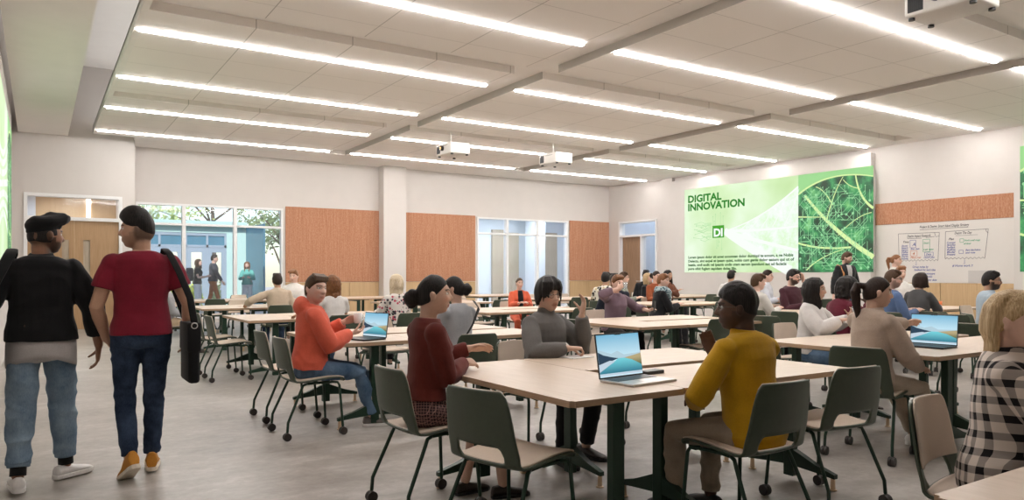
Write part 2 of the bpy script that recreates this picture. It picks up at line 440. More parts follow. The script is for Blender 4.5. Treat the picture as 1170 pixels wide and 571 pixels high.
# ------------------------------------------------------------------ linear lights
LR = [18.65, 15.99, 13.4, 10.68, 8.05, 5.33, 2.68]
LX = ((1.1, 6.37), (6.97, 12.1), (12.74, 17.5))
words_r = ['nearest the back wall', 'second from the back wall', 'third from the back wall', 'fourth from the back wall', 'fifth from the back wall', 'sixth from the back wall', 'over the front tables']
words_b = ['left bay', 'middle bay', 'right bay']
for r, y in enumerate(LR):
    for k, (x0, x1) in enumerate(LX):
        b = MB(); b.box(x0, x1, y-.031, y+.031, 4.474, 4.4995)
        o = link('linear_light', b.mesh('linear_light'), M['light'])
        tag(o, f'slim white ceiling light in the {words_b[k]}, row {words_r[r]}', 'light', 'linear ceiling lights')

# ------------------------------------------------------------------ projectors
def projector(x, y, s, label):
    t = thing('ceiling_projector', label, 'projector', (x, y, 3.95), 0, 'ceiling projectors')
    b = MB(); b.rbox(-.25, .25, -.35, .35, .02, .27, .025); link('housing', b.mesh('housing', True), M['proj'], t)
    for fx in (-.19, .19):
        for fy in (-.3, .3):
            b = MB(); b.disc((fx, fy, .01), (0, 0, 1), .032, .03); link('foot', b.mesh('foot'), M['black'], t)
    b = MB(); b.tube([(0, .1, .27), (0, .1, .71)], .016, rnd=False); b.disc((0, .1, .29), (0, 0, 1), .05, .05); b.disc((0, .1, .69), (0, 0, 1), .06, .03); link('mount_pole', b.mesh('mount_pole'), M['proj'], t)
    b = MB(); b.tube([(s*.24, .02, .16), (s*.31, .02, .16)], .055, rnd=False); ln = link('lens_barrel', b.mesh('lens_barrel'), M['dark_metal'], t)
    b = MB(); b.ball((s*.305, .02, .16), (.02, .046, .046)); link('lens_glass', b.mesh('lens_glass', True), M['lens'], ln)
    b = MB()
    for k in range(7): b.box(-.256, -.25, .16+.021*k, .172+.021*k, .07, .22)
    b.box(-.2525, -.25, .15, .31, .06, .23); link('vent_grille', b.mesh('vent'), M['black'], t)
    b = MB(); b.box(-.253, -.25, -.2, .08, .21, .217); link('panel_seam', b.mesh('seam'), M['dark_metal'], t)
projector(7.86, 14.62, -1, 'white ceiling projector with amber lens, left of the two far ones')
projector(10.6, 14.45, 1, 'white ceiling projector hanging nearest the green projection')
projector(7.86, 3.88, -1, 'large near ceiling projector cut by the top edge')
# ================================================================== PROJECTIONS AND WHITEBOARD
def screen_mat(name, kind):
    m, nt, b = _new(name)
    v = coord(nt, 'Object')
    if kind == 'pale':
        f = tex_noise(nt, coord(nt, 'Object', (1, .55, .55)), .9, 3)
        c = ramp(nt, f, [(.3, (.50, .72, .33)), (.5, (.64, .84, .50)), (.68, (.80, .93, .74))])
    elif kind == 'leaf':
        f = tex_noise(nt, coord(nt, 'Object', (1, 1, 1)), 3.2, 6, .7)
        c = ramp(nt, f, [(.32, (.66, .88, .55)), (.5, (.82, .95, .82)), (.66, (.93, .98, .95))])
    else:
        vo = nt.nodes.new('ShaderNodeTexVoronoi'); vo.inputs['Scale'].default_value = 3.4; nt.links.new(v, vo.inputs['Vector'])
        f = tex_noise(nt, v, 2.2, 6, .7)
        k = math_node(nt, 'ADD', math_node(nt, 'MULTIPLY', f, .75), math_node(nt, 'MULTIPLY', vo.outputs['Distance'], .35))
        c = ramp(nt, k, [(.44, (.002, .028, .010)), (.54, (.006, .11, .04)), (.66, (.03, .30, .09)), (.82, (.22, .62, .20))])
    nt.links.new(c, b.inputs['Emission Color']); b.inputs['Emission Strength'].default_value = SCR
    b.inputs['Base Color'].default_value = (.02, .03, .02, 1); b.inputs['Roughness'].default_value = .6
    return m
SCR = .86
S_PALE, S_LEAF, S_DARK = screen_mat('projection_pale', 'pale'), screen_mat('projection_leaf', 'leaf'), screen_mat('projection_dark', 'dark')
def ink(name, c, s=None):
    return emit(name, c, SCR if s is None else s)
I_GREEN, I_MID, I_WHITE, I_VEIN, I_TRACE, I_TEXT = ink('ink_green', (.02, .24, .02)), ink('ink_mid_green', (.07, .38, .03)), ink('ink_white', (.95, 1, .95)), ink('ink_vein', (.74, .93, .42)), ink('ink_trace', (.34, .74, .38)), ink('ink_text', (.012, .12, .012))
I_SOFT = ink('ink_soft_green', (.42, .76, .36)); I_SKY = ink('ink_top', (.36, .72, .30))
class Wall:                                                          # a flat picture on a wall: u runs right, v runs up
    def __init__(s, o, ux, n): s.o = V(o); s.ux = V(ux); s.n = V(n)
    def p(s, u, v, d=0): return s.o + s.ux*u + V((0, 0, v)) + s.n*d
    def poly(s, mb, pts, d): mb.add([s.p(u, v, d) for u, v in pts], [tuple(range(len(pts)))])
    def line(s, mb, pts, w0, w1=None, d=.004):
        w1 = w0 if w1 is None else w1; n = len(pts); L = []; R = []
        for k, (u, v) in enumerate(pts):
            a = pts[max(0, k-1)]; c = pts[min(n-1, k+1)]
            dx, dy = c[0]-a[0], c[1]-a[1]; l = math.hypot(dx, dy) or 1; w = (w0 + (w1-w0)*k/max(1, n-1))/2
            L.append(s.p(u-dy/l*w, v+dx/l*w, d)); R.append(s.p(u+dy/l*w, v-dx/l*w, d))
        mb.add(L+R, [(k, k+1, n+k+1, n+k) for k in range(n-1)])
    def dot(s, mb, u, v, r, d=.004, n=10): s.poly(mb, [(u+r*math.cos(2*PI*i/n), v+r*math.sin(2*PI*i/n)) for i in range(n)], d)
    def text(s, name, txt, u, v, h, mat, parent, width=None, d=.006, bold=0, shear=0, spacing=1.0):
        cu = bpy.data.curves.new(name, 'FONT'); cu.body = txt; cu.size = h/.69; cu.offset = bold; cu.shear = shear; cu.space_line = spacing; cu.resolution_u = 3
        to = bpy.data.objects.new('t', cu); C.objects.link(to)
        bpy.context.view_layer.update()
        me = bpy.data.meshes.new_from_object(to.evaluated_get(bpy.context.evaluated_depsgraph_get())); bpy.data.objects.remove(to)
        n = len(me.vertices); co = np.empty(n*3, np.float32); me.vertices.foreach_get('co', co); co = co.reshape(-1, 3)
        k = (width/(co[:, 0].max()-co[:, 0].min())) if width else 1
        x = (co[:, 0]-co[:, 0].min())*k
        P = np.array(s.o)[None]+np.array(s.ux)[None]*(u+x)[:, None]+np.array([0, 0, 1.])[None]*(v+co[:, 1])[:, None]+np.array(s.n)[None]*d
        me.vertices.foreach_set('co', P.astype(np.float32).ravel()); me.update(); me.materials.clear()
        return link(name, me, mat, parent)
def bez(p0, p1, p2, n=14):
    return [((1-t)**2*p0[0]+2*t*(1-t)*p1[0]+t*t*p2[0], (1-t)**2*p0[1]+2*t*(1-t)*p1[1]+t*t*p2[1]) for t in [k/n for k in range(n+1)]]
def circuit(W, parent, u0, u1, v0, v1, n, seed, d=.005):
    rnd = random.Random(seed); b = MB()
    dirs = [(math.cos(a*PI/4), math.sin(a*PI/4)) for a in range(8)]
    for _ in range(n):
        u, v = rnd.uniform(u0, u1), rnd.uniform(v0, v1); a = rnd.choice((2, 6, 1, 5, 0, 4, 2, 6)); pts = [(u, v)]
        for q in range(rnd.randint(2, 4)):
            l = rnd.uniform(.08, .38); nu, nv = u+dirs[a][0]*l, v+dirs[a][1]*l
            if not (u0 < nu < u1 and v0 < nv < v1): break
            u, v = nu, nv; pts.append((u, v)); a = (a + rnd.choice((-1, 1))) % 8
        if len(pts) > 1:
            W.line(b, pts, .012, d=d)
            if rnd.random() < .7 and v0+.04 < pts[-1][1] < v1-.04 and u0+.04 < pts[-1][0] < u1-.04: W.dot(b, *pts[-1], rnd.choice((.018, .024, .034)), d+.001)
    link('circuit_traces', b.mesh('circuit_traces'), I_TRACE, parent)
def leaf_panel(W, parent, u0, u1, v0, v1, seed):
    b = MB(); W.poly(b, [(u0, v0), (u1, v0), (u1, v1), (u0, v1)], .003); link('leaf_image', b.mesh('leaf_image'), S_DARK, parent)
    w = u1-u0; h = v1-v0; q = lambda a, c: (u0+w*a, v0+h*c)
    edge = bez(q(0, .80), q(.42, 1.02), q(1, .90))
    b = MB(); W.poly(b, [q(0, 1), *edge, q(1, 1)], .0035); link('leaf_background', b.mesh('bg'), I_SKY, parent)
    b = MB()
    W.line(b, edge, .05, .03); main = bez(q(.10, .78), q(.45, .42), q(1, .14), 18); W.line(b, main, .07, .13)
    W.line(b, bez(q(.0, .30), q(.3, .22), q(.72, .24)), .05, .05); W.line(b, bez(q(.0, .57), q(.15, .56), q(.34, .55)), .04, .02)
    W.line(b, bez(q(.78, .93), q(.82, .70), q(1, .60)), .035, .07); W.line(b, bez(q(.40, .52), q(.50, .8), q(.62, .93)), .04, .015)
    W.line(b, bez(q(.25, .86), q(.38, .82), q(.48, .66)), .02, .03); W.line(b, bez(q(.62, .90), q(.70, .82), q(.82, .80)), .02, .02)
    W.line(b, bez(q(.12, .02), q(.3, .16), q(.62, .22)), .03, .02); W.line(b, bez(q(.55, .36), q(.8, .55), q(.98, .56)), .02, .02)
    link('leaf_veins', b.mesh('veins'), I_VEIN, parent)
    circuit(W, parent, u0+.02, u1-.02, v0+.03, v0+h*.86, 165, seed)
# right-hand projection
W1 = Wall((XR-.2, 17.0, 0), (0, -1, 0), (-1, 0, 0))
def pale_panel(W, t, w, v0, v1):
    b = MB(); W.poly(b, [(0, v0), (w, v0), (w, v1), (0, v1)], .003); link('pale_image', b.mesh('pale_image'), S_PALE, t)
    tip = (1.66, 2.62); up = bez(tip, (3.0, 2.85), (w, 3.72)); lo = bez((w, v0), (2.9, 1.75), tip)
    b = MB(); W.poly(b, up + lo[:-1], .004); link('pale_leaf', b.mesh('pale_leaf'), S_LEAF, t)
    b = MB(); W.line(b, up, .03, .05, .005); W.line(b, bez(tip, (2.7, 2.55), (w, 2.62)), .10, .05, .005)
    W.line(b, bez(tip, (2.5, 2.35), (w, 1.95)), .14, .08, .005); W.line(b, bez(tip, (2.4, 2.15), (w-.25, v0+.03)), .22, .3, .0045)
    for k in range(5): W.line(b, bez((2.2+.4*k, 2.60+.02*k), (2.5+.4*k, 2.75+.1*k), (2.6+.42*k, 2.86+.2*k)), .03, .01, .005)
    link('pale_veins', b.mesh('pale_veins'), I_WHITE, t)
t = thing('projection_screen', 'bright green leaf and circuit projection titled digital innovation', 'screen', (0, 0, 0))
pale_panel(W1, t, 4.25, 1.35, 4.03)
leaf_panel(W1, t, 4.25, 6.42, 1.35, 4.03, 3)
W1.text('title_text', 'DIGITAL', .16, 3.60, .215, I_GREEN, t, 1.38, bold=.012)
W1.text('title_text', 'INNOVATION', .16, 3.335, .215, I_GREEN, t, 2.26, bold=.012)
b = MB(); W1.poly(b, [(1.18, 2.42), (1.64, 2.42), (1.64, 2.80), (1.18, 2.80)], .006); lg = link('logo_tile', b.mesh('logo'), I_MID, t)
W1.text('logo_letters', 'DI', 1.235, 2.47, .23, I_WHITE, lg, .35, bold=.014, d=.009)
b = MB(); rnd = random.Random(5)
for k in range(16):
    v = 2.36 + .55*rnd.random(); u = 1.14; l = rnd.uniform(.2, .75); W1.line(b, [(u, v), (u-l*.4, v), (u-l*.6, v+rnd.choice((-.05, .05))), (u-l, v)], .010, d=.005); W1.dot(b, u-l, v, .018, .005)
for k in range(9):
    u = 1.2 + .05*k; l = rnd.uniform(.1, .38); s_ = rnd.choice((-1, 1)); v = 2.82 if s_ > 0 else 2.40; W1.line(b, [(u, v), (u, v+s_*l)], .010, d=.005); W1.dot(b, u, v+s_*l, .018, .005)
link('logo_traces', b.mesh('logo_traces'), I_SOFT, t)
for k, (s_, wd) in enumerate((('Lorem ipsum dolor sit amet accumsan dolor duntiqui te accum, a ne Nobis', 3.92), ('Delectu, sint expel et ipsam quist, nobis cum genia dolor eatum qui ut of', 3.95), ('beatis, undi audit vel ipsanis undis utem earum ipandunt aut ad faciatis', 3.7), ('pore nihit fugiam sapidem doles illis.', 1.95))):
    W1.text('body_text', s_, .17, 1.80-.122*k, .075, I_TEXT, t, wd, bold=.004)
# the neighbouring projection to the right and the one on the left wall
W2 = Wall((XR-.2, 7.30, 0), (0, -1, 0), (-1, 0, 0))
t = thing('projection_screen', 'dark green leaf projection cut by the right edge of the picture', 'screen', (0, 0, 0))
leaf_panel(W2, t, 0, 2.17, 1.35, 4.03, 11)
b = MB(); W2.poly(b, [(2.17, 1.35), (6.4, 1.35), (6.4, 4.03), (2.17, 4.03)], .003); link('pale_image', b.mesh('pale'), S_PALE, t)
W3 = Wall((XL+.068, 10.8, 0), (0, 1, 0), (1, 0, 0))
t = thing('projection_screen', 'green leaf projection on the left wall seen almost edge on', 'screen', (0, 0, 0))
b = MB(); W3.poly(b, [(0, 1.4), (4.2, 1.4), (4.2, 4.03), (0, 4.03)], .003); link('pale_image', b.mesh('pale'), S_PALE, t)
b = MB()
for k in range(7): W3.line(b, bez((0, 1.5+.3*k), (2, 2.6), (4.2, 2.0+.28*k)), .08, .12, .004)
link('pale_veins', b.mesh('v'), S_LEAF, t)
leaf_panel(W3, t, 4.2, 6.4, 1.4, 4.03, 17)

# whiteboard
W4 = Wall((XR-.03, 10.62, 0), (0, -1, 0), (-1, 0, 0))
t = thing('whiteboard', 'wide wall whiteboard covered in handwritten notes and boxes', 'whiteboard', (0, 0, 0))
b = MB(); b.rbox(XR-.03, XR, 7.44, 10.63, 1.095, 2.53, .004); link('board_surface', b.mesh('board_surface'), M['board'], t)
K = {n: plain('marker_'+n, c, .7, var=.03) for n, c in (('black', (.06, .06, .07)), ('blue', (.10, .12, .34)), ('green', (.06, .34, .18)), ('red', (.55, .20, .12)))}
H = lambda s_, u, v, h, c, wd=None: W4.text('handwriting', s_, u, v, h, K[c], t, wd, d=.003, shear=.3, bold=.0015)
H('Project & Design: Smart Island Display Strategy', 1.10, 2.40, .06, 'black', 1.12)
bs = {n: MB() for n in K}
L = lambda c, pts, w_=.009: W4.line(bs[c], pts, w_, d=.003)
def zig(u0, u1, v, n): return [(u0+(u1-u0)*k/n, v+(.018 if k % 2 else -.018)) for k in range(n+1)]
def rect(c, u0, v0, u1, v1): L(c, [(u0, v0), (u1, v0)]); L(c, [(u1, v0), (u1, v1)]); L(c, [(u1, v1), (u0, v1)]); L(c, [(u0, v1), (u0, v0)])
L('black', [(1.10, 2.36), (1.9, 2.375), (2.2, 2.37)])
L('black', [(.58, 2.29), (1.56, 2.28)]); L('black', [(.58, 2.29), (.60, 1.63)]); L('black', [(1.56, 2.28), (1.53, 1.63)]); L('black', zig(.60, 1.53, 1.63, 22)); L('black', [(1.45, 2.28), (1.48, 2.18), (1.56, 2.2)])
H('Design Impact Research', .80, 2.19, .06, 'black', .56); L('black', [(.80, 2.165), (1.15, 2.16)]); L('black', [(1.25, 2.17), (1.45, 2.19)])
H('Time', .70, 2.06, .05, 'black')
for k, s_ in enumerate(('Discover', 'Research', 'Explore', 'Define', 'Ideate', 'Form', 'Evaluate')): H(s_, .66, 1.97-.052*k, .043, 'blue', .16)
rect('blue', .87, 1.94, 1.01, 2.12); H('Site visit', .88, 1.89, .04, 'blue', .22); H('A', .92, 1.98, .08, 'blue')
rect('green', 1.18, 1.83, 1.34, 2.13); H('Smart', 1.195, 2.02, .05, 'green', .13); H('Lab test', 1.19, 1.87, .04, 'green', .24)
rect('red', .88, 1.74, 1.04, 1.86); H('4', .93, 1.76, .07, 'red'); H('Pilot run', .88, 1.68, .045, 'red', .25)
rect('blue', 1.22, 1.73, 1.42, 1.82); H('Data', 1.25, 1.75, .045, 'blue', .12); H('Launch plan', 1.2, 1.68, .04, 'blue', .25)
L('black', [(1.7, 2.29), (2.62, 2.31)]); L('black', [(1.7, 2.29), (1.69, 1.67)]); L('black', [(2.62, 2.31), (2.55, 1.66)]); L('black', zig(1.69, 2.55, 1.665, 20)); L('black', [(2.57, 2.31), (2.58, 2.25), (2.62, 2.22)])
H('Design The Day', 1.90, 2.22, .055, 'black', .38); L('black', [(1.92, 2.185), (2.4, 2.19)], .006)
H('Plan', 1.77, 2.09, .05, 'black')
for k, s_ in enumerate(('Concept', 'Sketches', 'Feedback', 'Refine', 'Model', 'Present')): H(s_, 1.73, 2.01-.055*k, .045, 'blue', .19)
rect('green', 2.02, 2.03, 2.1, 2.11); H('Work in small groups', 2.12, 2.05, .04, 'green', .33); H('of four', 2.1, 1.98, .04, 'green')
rect('blue', 2.0, 1.77, 2.09, 1.85); H('Share idea findings', 2.14, 1.83, .04, 'blue', .32); H('and vote', 2.14, 1.77, .04, 'blue')
L('blue', [(1.02, 1.6), (1.02, 1.51), (1.0, 1.53)]); H('Group notes by', .93, 1.45, .05, 'blue', .38); H('feedback for each idea', .97, 1.38, .045, 'blue', .5); H('Prototype', 1.18, 1.29, .045, 'blue', .28); H('materials', 1.2, 1.22, .045, 'blue', .2); H('final review date', 1.1, 1.14, .045, 'blue', .4)
L('blue', [(2.12, 1.63), (2.12, 1.53), (2.10, 1.55)]); H('# Home work !!', 1.85, 1.47, .05, 'blue', .45)
for n, m_ in bs.items():
    if m_.v: link('marker_lines', m_.mesh('marker_lines'), K[n], t)
b = MB(); b.box(XR-.034, XR-.031, 7.86, 8.42, 1.10, 1.38); link('pinned_sheet', b.mesh('sheet'), plain('grey_sheet', (.56, .53, .51), .8, var=.01), t)

# ================================================================== OUTSIDE THE COURTYARD WINDOW
sbox('ground', -12, 30, YB+.2, 70, -.1, .08, plain('pavement', (.55, .54, .52), .8, scale=2))
M['blue_frame'] = plain('blue_grey_frame', (.33, .41, .50), .4)
M['pale_teal'] = plain('pale_teal_cladding', (.52, .74, .70), .4)
vt = thing('entrance_vestibule', 'glazed entrance vestibule with blue double doors outside the window', 'building', (0, 0, 0))
b = MB(); b.box(1.0, 6.2, 26.8, 31.0, 2.95, 3.12); link('roof', b.mesh('roof'), M['pale_teal'], vt)
b = MB(); b.box(1.0, 6.2, 27.0, 27.1, 2.72, 2.95); link('fascia', b.mesh('fascia'), M['pale_teal'], vt)
b = MB(); b.box(1.0, 2.75, 27.0, 27.08, .08, 2.72); b.box(5.55, 6.2, 27.0, 27.08, .08, 2.72); link('side_panel', b.mesh('side_panel'), M['pale_teal'], vt)
b = MB(); b.box(6.2, 6.26, 24.6, 27.0, .08, 2.95); link('glass_screen', b.mesh('glass_screen'), M['blue_glass'], vt)
b = MB(); b.box(2.75, 5.55, 27.02, 27.1, 2.22, 2.30); b.box(2.75, 5.55, 27.02, 27.1, 2.62, 2.72)
for x in (2.75, 3.38, 4.12, 4.2, 4.88, 5.48): b.box(x, x+.07, 27.02, 27.1, .08, 2.62)
link('door_frame', b.mesh('door_frame'), M['blue_frame'], vt)
for x0, x1 in ((2.82, 3.38), (3.45, 4.12), (4.27, 4.88), (4.95, 5.5)):
    b = MB(); s_ = (x1-x0)*.22
    b.box(x0, x0+s_, 27.03, 27.08, .08, 2.22); b.box(x1-s_, x1, 27.03, 27.08, .08, 2.22); b.box(x0+s_, x1-s_, 27.03, 27.08, 2.05, 2.22); b.box(x0+s_, x1-s_, 27.03, 27.08, .08, .3)
    dl = link('door_leaf', b.mesh('door_leaf'), M['blue_frame'], vt)
    b = MB(); b.box(x0+s_, x1-s_, 27.05, 27.06, .3, 2.05); link('door_pane', b.mesh('door_pane'), M['glass'], dl)
b = MB(); b.box(2.82, 5.5, 27.05, 27.06, 2.30, 2.62); link('transom_pane', b.mesh('tp'), M['blue_glass'], vt)
def foliage_mat(name, c1, c2):
    m, nt, b = _new(name)
    f = tex_noise(nt, coord(nt), 1.6, 4)
    c = ramp(nt, f, [(.35, c1), (.65, c2)]); nt.links.new(c, b.inputs['Base Color']); b.inputs['Roughness'].default_value = .7
    b.inputs['Transmission Weight'].default_value = 0
    return m
F1, F2, F3 = foliage_mat('leaf_light', (.30, .42, .10), (.55, .62, .22)), foliage_mat('leaf_mid', (.12, .20, .08), (.28, .36, .15)), foliage_mat('leaf_lime', (.36, .46, .04), (.62, .68, .10))
BARK = plain('bark', (.16, .12, .09), .9, scale=8)
def leaves(n, blobs, size, rnd):
    b = MB()
    for _ in range(n):
        c, r = rnd.choice(blobs); d = V((rnd.gauss(0, 1), rnd.gauss(0, 1), rnd.gauss(0, 1))).normalized()*r*rnd.uniform(.35, 1)**.6
        p = V(c)+d; a = V((rnd.gauss(0, 1), rnd.gauss(0, 1), rnd.gauss(0, 1))).normalized(); e = a.orthogonal().normalized(); s = size*rnd.uniform(.6, 1.3)
        b.add([p-a*s, p+e*s*.45, p+a*s, p-e*s*.45], [(0, 1, 2, 3)])
    return b
def tree(x, y, h, cr, label, mat, n, seed, group='trees in the courtyard'):
    rnd = random.Random(seed); t = thing('tree', label, 'tree', (x, y, .05), 0, group)
    b = MB(); b.tube([(0, 0, 0), (.05, 0, h*.35), (-.05, .05, h*.7)], [.14, .1, .05], n=8); br = []
    for k in range(9):
        a = rnd.uniform(0, 2*PI); z0 = h*rnd.uniform(.3, .65); e = V((math.cos(a)*cr*.8, math.sin(a)*cr*.8, z0+h*rnd.uniform(.12, .35))); br.append(e)
        b.tube([(0, 0, z0), (e.x*.5, e.y*.5, z0+(e.z-z0)*.6), e], [.05, .035, .012], n=6)
    link('trunk', b.mesh('trunk', True), BARK, t)
    blobs = [(e, cr*rnd.uniform(.35, .6)) for e in br] + [((0, 0, h*.85), cr*.6)]
    link('foliage', leaves(n, blobs, .11, rnd).mesh('foliage'), mat, t)
tree(3.2, 33, 7.2, 2.6, 'airy pale green tree behind the entrance vestibule, left side', F1, 2600, 1)
tree(6.6, 35, 7.8, 2.9, 'pale green tree rising over the middle of the vestibule', F1, 2800, 2)
tree(8.6, 31, 4.6, 1.5, 'dark green tree beside the right window edge', F2, 1700, 3)
tree(.6, 30, 7.0, 2.4, 'tree seen through the transom above the oak door', F1, 1800, 4)
for k, (x, y, s) in enumerate(((4.0, 26.1, .55), (5.75, 29, .5), (4.2, 29, .5), (5.0, 29.3, .5), (6.5, 29, .5))):
    rnd = random.Random(20+k); o = link('shrub', leaves(420, [((0, 0, .5), s), ((.25, 0, .35), s*.7), ((-.25, 0, .4), s*.7)], .09, rnd).mesh('shrub'), F3, None, (x, y, .1))
    tag(o, ('lime green shrub in front of the vestibule doors', 'lime green shrub seen low through the right entrance door', 'lime green shrub seen through the left entrance door', 'lime green shrub between the two entrance doors', 'lime green shrub behind the right cladding panel')[k], 'shrub', 'lime shrubs by the entrance')
# ================================================================== FURNITURE
def chair_surface(rows, cols, off, wscale, r0, r1, hole=True):
    P = [(.222, .418), (.214, .437), (.19, .448), (.10, .452), (-.03, .440), (-.12, .430), (-.185, .436), (-.218, .458), (-.233, .498), (-.244, .536), (-.255, .578), (-.264, .64), (-.276, .71), (-.289, .77), (-.294, .795), (-.296, .808)]
    Wd = [.19, .205, .212, .222, .226, .226, .224, .224, .224, .222, .218, .212, .204, .192, .165]
    vs = []; keep = []
    n = len(P); xs = [-1+2*k/cols for k in range(cols+1)]
    hx = .66
    xs = sorted(set([round(x, 4) for x in xs if abs(abs(x)-hx) > .03] + [-hx, hx]))
    ks = list(range(r0, r1+1)); idx = {}
    for k in ks:
        y, z = P[k]; a = P[max(0, k-1)]; c = P[min(n-1, k+1)]
        ty, tz = c[0]-a[0], c[1]-a[1]; l = math.hypot(ty, tz); ny, nz = -tz/l, ty/l    # normal towards the sitter
        ny, nz = (tz/l, -ty/l)
        bk = max(0, min(1, (k-5)/3))
        for i, x in enumerate(xs):
            w = Wd[k]*wscale; X = x*w; yy = y + bk*.035*x*x + ny*off; zz = z + (1-bk)*.010*x*x + nz*off
            if hole and k in (7, 9) and abs(abs(x)-hx) < 1e-6: X *= .93; zz += (.012 if k == 7 else -.012)
            idx[(k, i)] = len(vs); vs.append((X, yy, zz))
    fs = []
    for k in ks[:-1]:
        for i in range(len(xs)-1):
            mid = (xs[i]+xs[i+1])/2
            if hole and k in (7, 8) and abs(mid) < hx: continue
            fs.append((idx[(k, i)], idx[(k, i+1)], idx[(k+1, i+1)], idx[(k+1, i)]))
    return vs, fs
def solid(name, vs, fs, th, smooth=True, sub=1):
    bm = bmesh.new(); bv = [bm.verts.new(v) for v in vs]
    for f in fs: bm.faces.new([bv[i] for i in f])
    loose = [v for v in bm.verts if not v.link_faces]
    bmesh.ops.delete(bm, geom=loose, context='VERTS')
    if sub: bmesh.ops.subdivide_edges(bm, edges=bm.edges[:], cuts=1, use_grid_fill=True, smooth=.0)
    if sub:
        for _ in range(2): bmesh.ops.smooth_vert(bm, verts=[v for v in bm.verts], factor=.35, use_axis_x=True, use_axis_y=True, use_axis_z=True)
    bmesh.ops.recalc_face_normals(bm, faces=bm.faces)
    bmesh.ops.solidify(bm, geom=bm.faces[:], thickness=th)
    bmesh.ops.recalc_face_normals(bm, faces=bm.faces)
    me = bpy.data.meshes.new(name); bm.to_mesh(me); bm.free()
    if smooth: me.shade_smooth()
    return me
ME = {}; PADO = .012
ME['shell'] = solid('shell', *chair_surface(0, 14, 0, 1, 0, 14), .012)
ME['seat_pad'] = solid('seat_pad', *chair_surface(0, 14, .020, .93, 1, 7, False), .009)
ME['back_pad'] = solid('back_pad', *chair_surface(0, 14, PADO, .93, 9, 14, False), .009)
for m_, k in (('green', 'shell'), ('beige', 'seat_pad'), ('beige', 'back_pad')): ME[k].materials.append(M[m_])
def leg_mesh(sx, front):
    b = MB()
    if front: b.tube([(sx*.175, .12, .428), (sx*.192, .165, .424), (sx*.199, .178, .40), (sx*.218, .20, .07)], .0105, n=8)
    else: b.tube([(sx*.175, -.08, .425), (sx*.198, -.12, .418), (sx*.203, -.135, .385), (sx*.225, -.245, .14), (sx*.227, -.25, .07)], .0105, n=8)
    me = b.mesh('leg', True); me.materials.append(M['green_metal']); return me
def caster_mesh(sx, y):
    b = MB(); b.disc((sx*.226+.012, y, .032), (1, 0, 0), .031, .017, 16); b.disc((sx*.226-.012, y, .032), (1, 0, 0), .031, .017, 16); b.disc((sx*.226, y, .05), (1, 0, 0), .016, .03, 10)
    me = b.mesh('caster'); me.materials.append(M['caster']); return me
fr = MB()
for sx in (-1, 1): fr.tube([(sx*.175, .12, .425), (sx*.17, 0, .428), (sx*.175, -.08, .425)], .0105, n=8)
fr.tube([(-.17, .02, .425), (.17, .02, .425)], .0105, n=8)
ME['seat_frame'] = fr.mesh('seat_frame', True); ME['seat_frame'].materials.append(M['green_metal'])
ME['legs'] = [(leg_mesh(sx, f), caster_mesh(sx, .20 if f else -.252)) for f in (True, False) for sx in (-1, 1)]
_first = None
def chair(x, y, hd, label, group='green shell chairs'):
    global _first
    rz = math.radians(hd-90)
    if _first: return dup(_first, (x, y, 0), rz, label, group)
    t = thing('shell_chair', label, 'chair', (x, y, 0), rz, group)
    for k in ('shell', 'seat_pad', 'back_pad', 'seat_frame'): link(k, ME[k], None, t)
    for lg, cs in ME['legs']:
        l = link('leg', lg, None, t); link('caster', cs, None, l)
    _first = t; return t

# tables: a laminate top on two T legs with sloping feet and brass glides
def table_meshes(L, D, inset):
    b = MB(); h = .0; z0, z1 = .70, .73
    x0, x1, y0, y1 = -L/2, L/2, -D/2, D/2
    bm = bmesh.new(); bmesh.ops.create_cube(bm, size=1)
    for v in bm.verts: v.co = V((v.co.x*L, v.co.y*D, .715+v.co.z*.03))
    bmesh.ops.bevel(bm, geom=[e for e in bm.edges if abs(e.verts[0].co.z-e.verts[1].co.z) > .01], offset=.02, segments=3, affect='EDGES')
    top = bpy.data.meshes.new('tabletop'); 
    for f in bm.faces: f.material_index = 0 if abs(f.normal.z) > .9 else 1
    bm.to_mesh(top); bm.free(); top.materials.append(M['maple']); top.materials.append(M['maple_edge'])
    b = MB(); b.rbox(-L/2+inset, L/2-inset, -.025, .025, .655, .70, .004)
    beam = b.mesh('beam'); beam.materials.append(M['green_metal'])
    parts = []
    for s in (-1, 1):
        px = s*(L/2-inset); b = MB()
        b.rbox(px-.026, px+.026, -.036, .036, .03, .70, .006); b.rbox(px-.035, px+.035, -D*.36, D*.36, .685, .70, .003)
        leg = b.mesh('leg'); leg.materials.append(M['green_metal']); sub = []
        for q in (-1, 1):
            b = MB(); yy = q*(D/2-.035)
            vs = []
            for (y, za, zb, w) in ((q*.03, .10, .20, .022), (yy*.6, .088, .135, .02), (yy, .075, .10, .017)):
                vs.append([V((px-w, y, za)), V((px+w, y, za)), V((px+w, y, zb)), V((px-w, y, zb))])
            b.rings(vs); f = b.mesh('foot'); f.materials.append(M['green_metal'])
            b = MB(); y2 = yy-q*.02; b.tube([(px, y2, .004), (px, y2, .01), (px, y2, .012), (px, y2, .08)], [.024, .024, .015, .013], n=12, rnd=False)
            g = b.mesh('glide'); g.materials.append(M['glide']); sub.append((f, g))
        parts.append((leg, sub))
    return top, beam, parts
TM = {'end': table_meshes(1.50, .72, .12), 'side': table_meshes(1.43, .70, .15)}
_tf = {}
def table(kind, x, y, rz, label, group):
    if kind in _tf: return dup(_tf[kind], (x, y, 0), rz, label, group)
    top, beam, parts = TM[kind]
    t = thing('training_table', label, 'table', (x, y, 0), rz, group)
    link('tabletop', top, None, t); link('beam', beam, None, t)
    for leg, sub in parts:
        l = link('leg', leg, None, t)
        for f, g in sub: link('foot', f, None, l); link('glide', g, None, l)
    _tf[kind] = t; return t
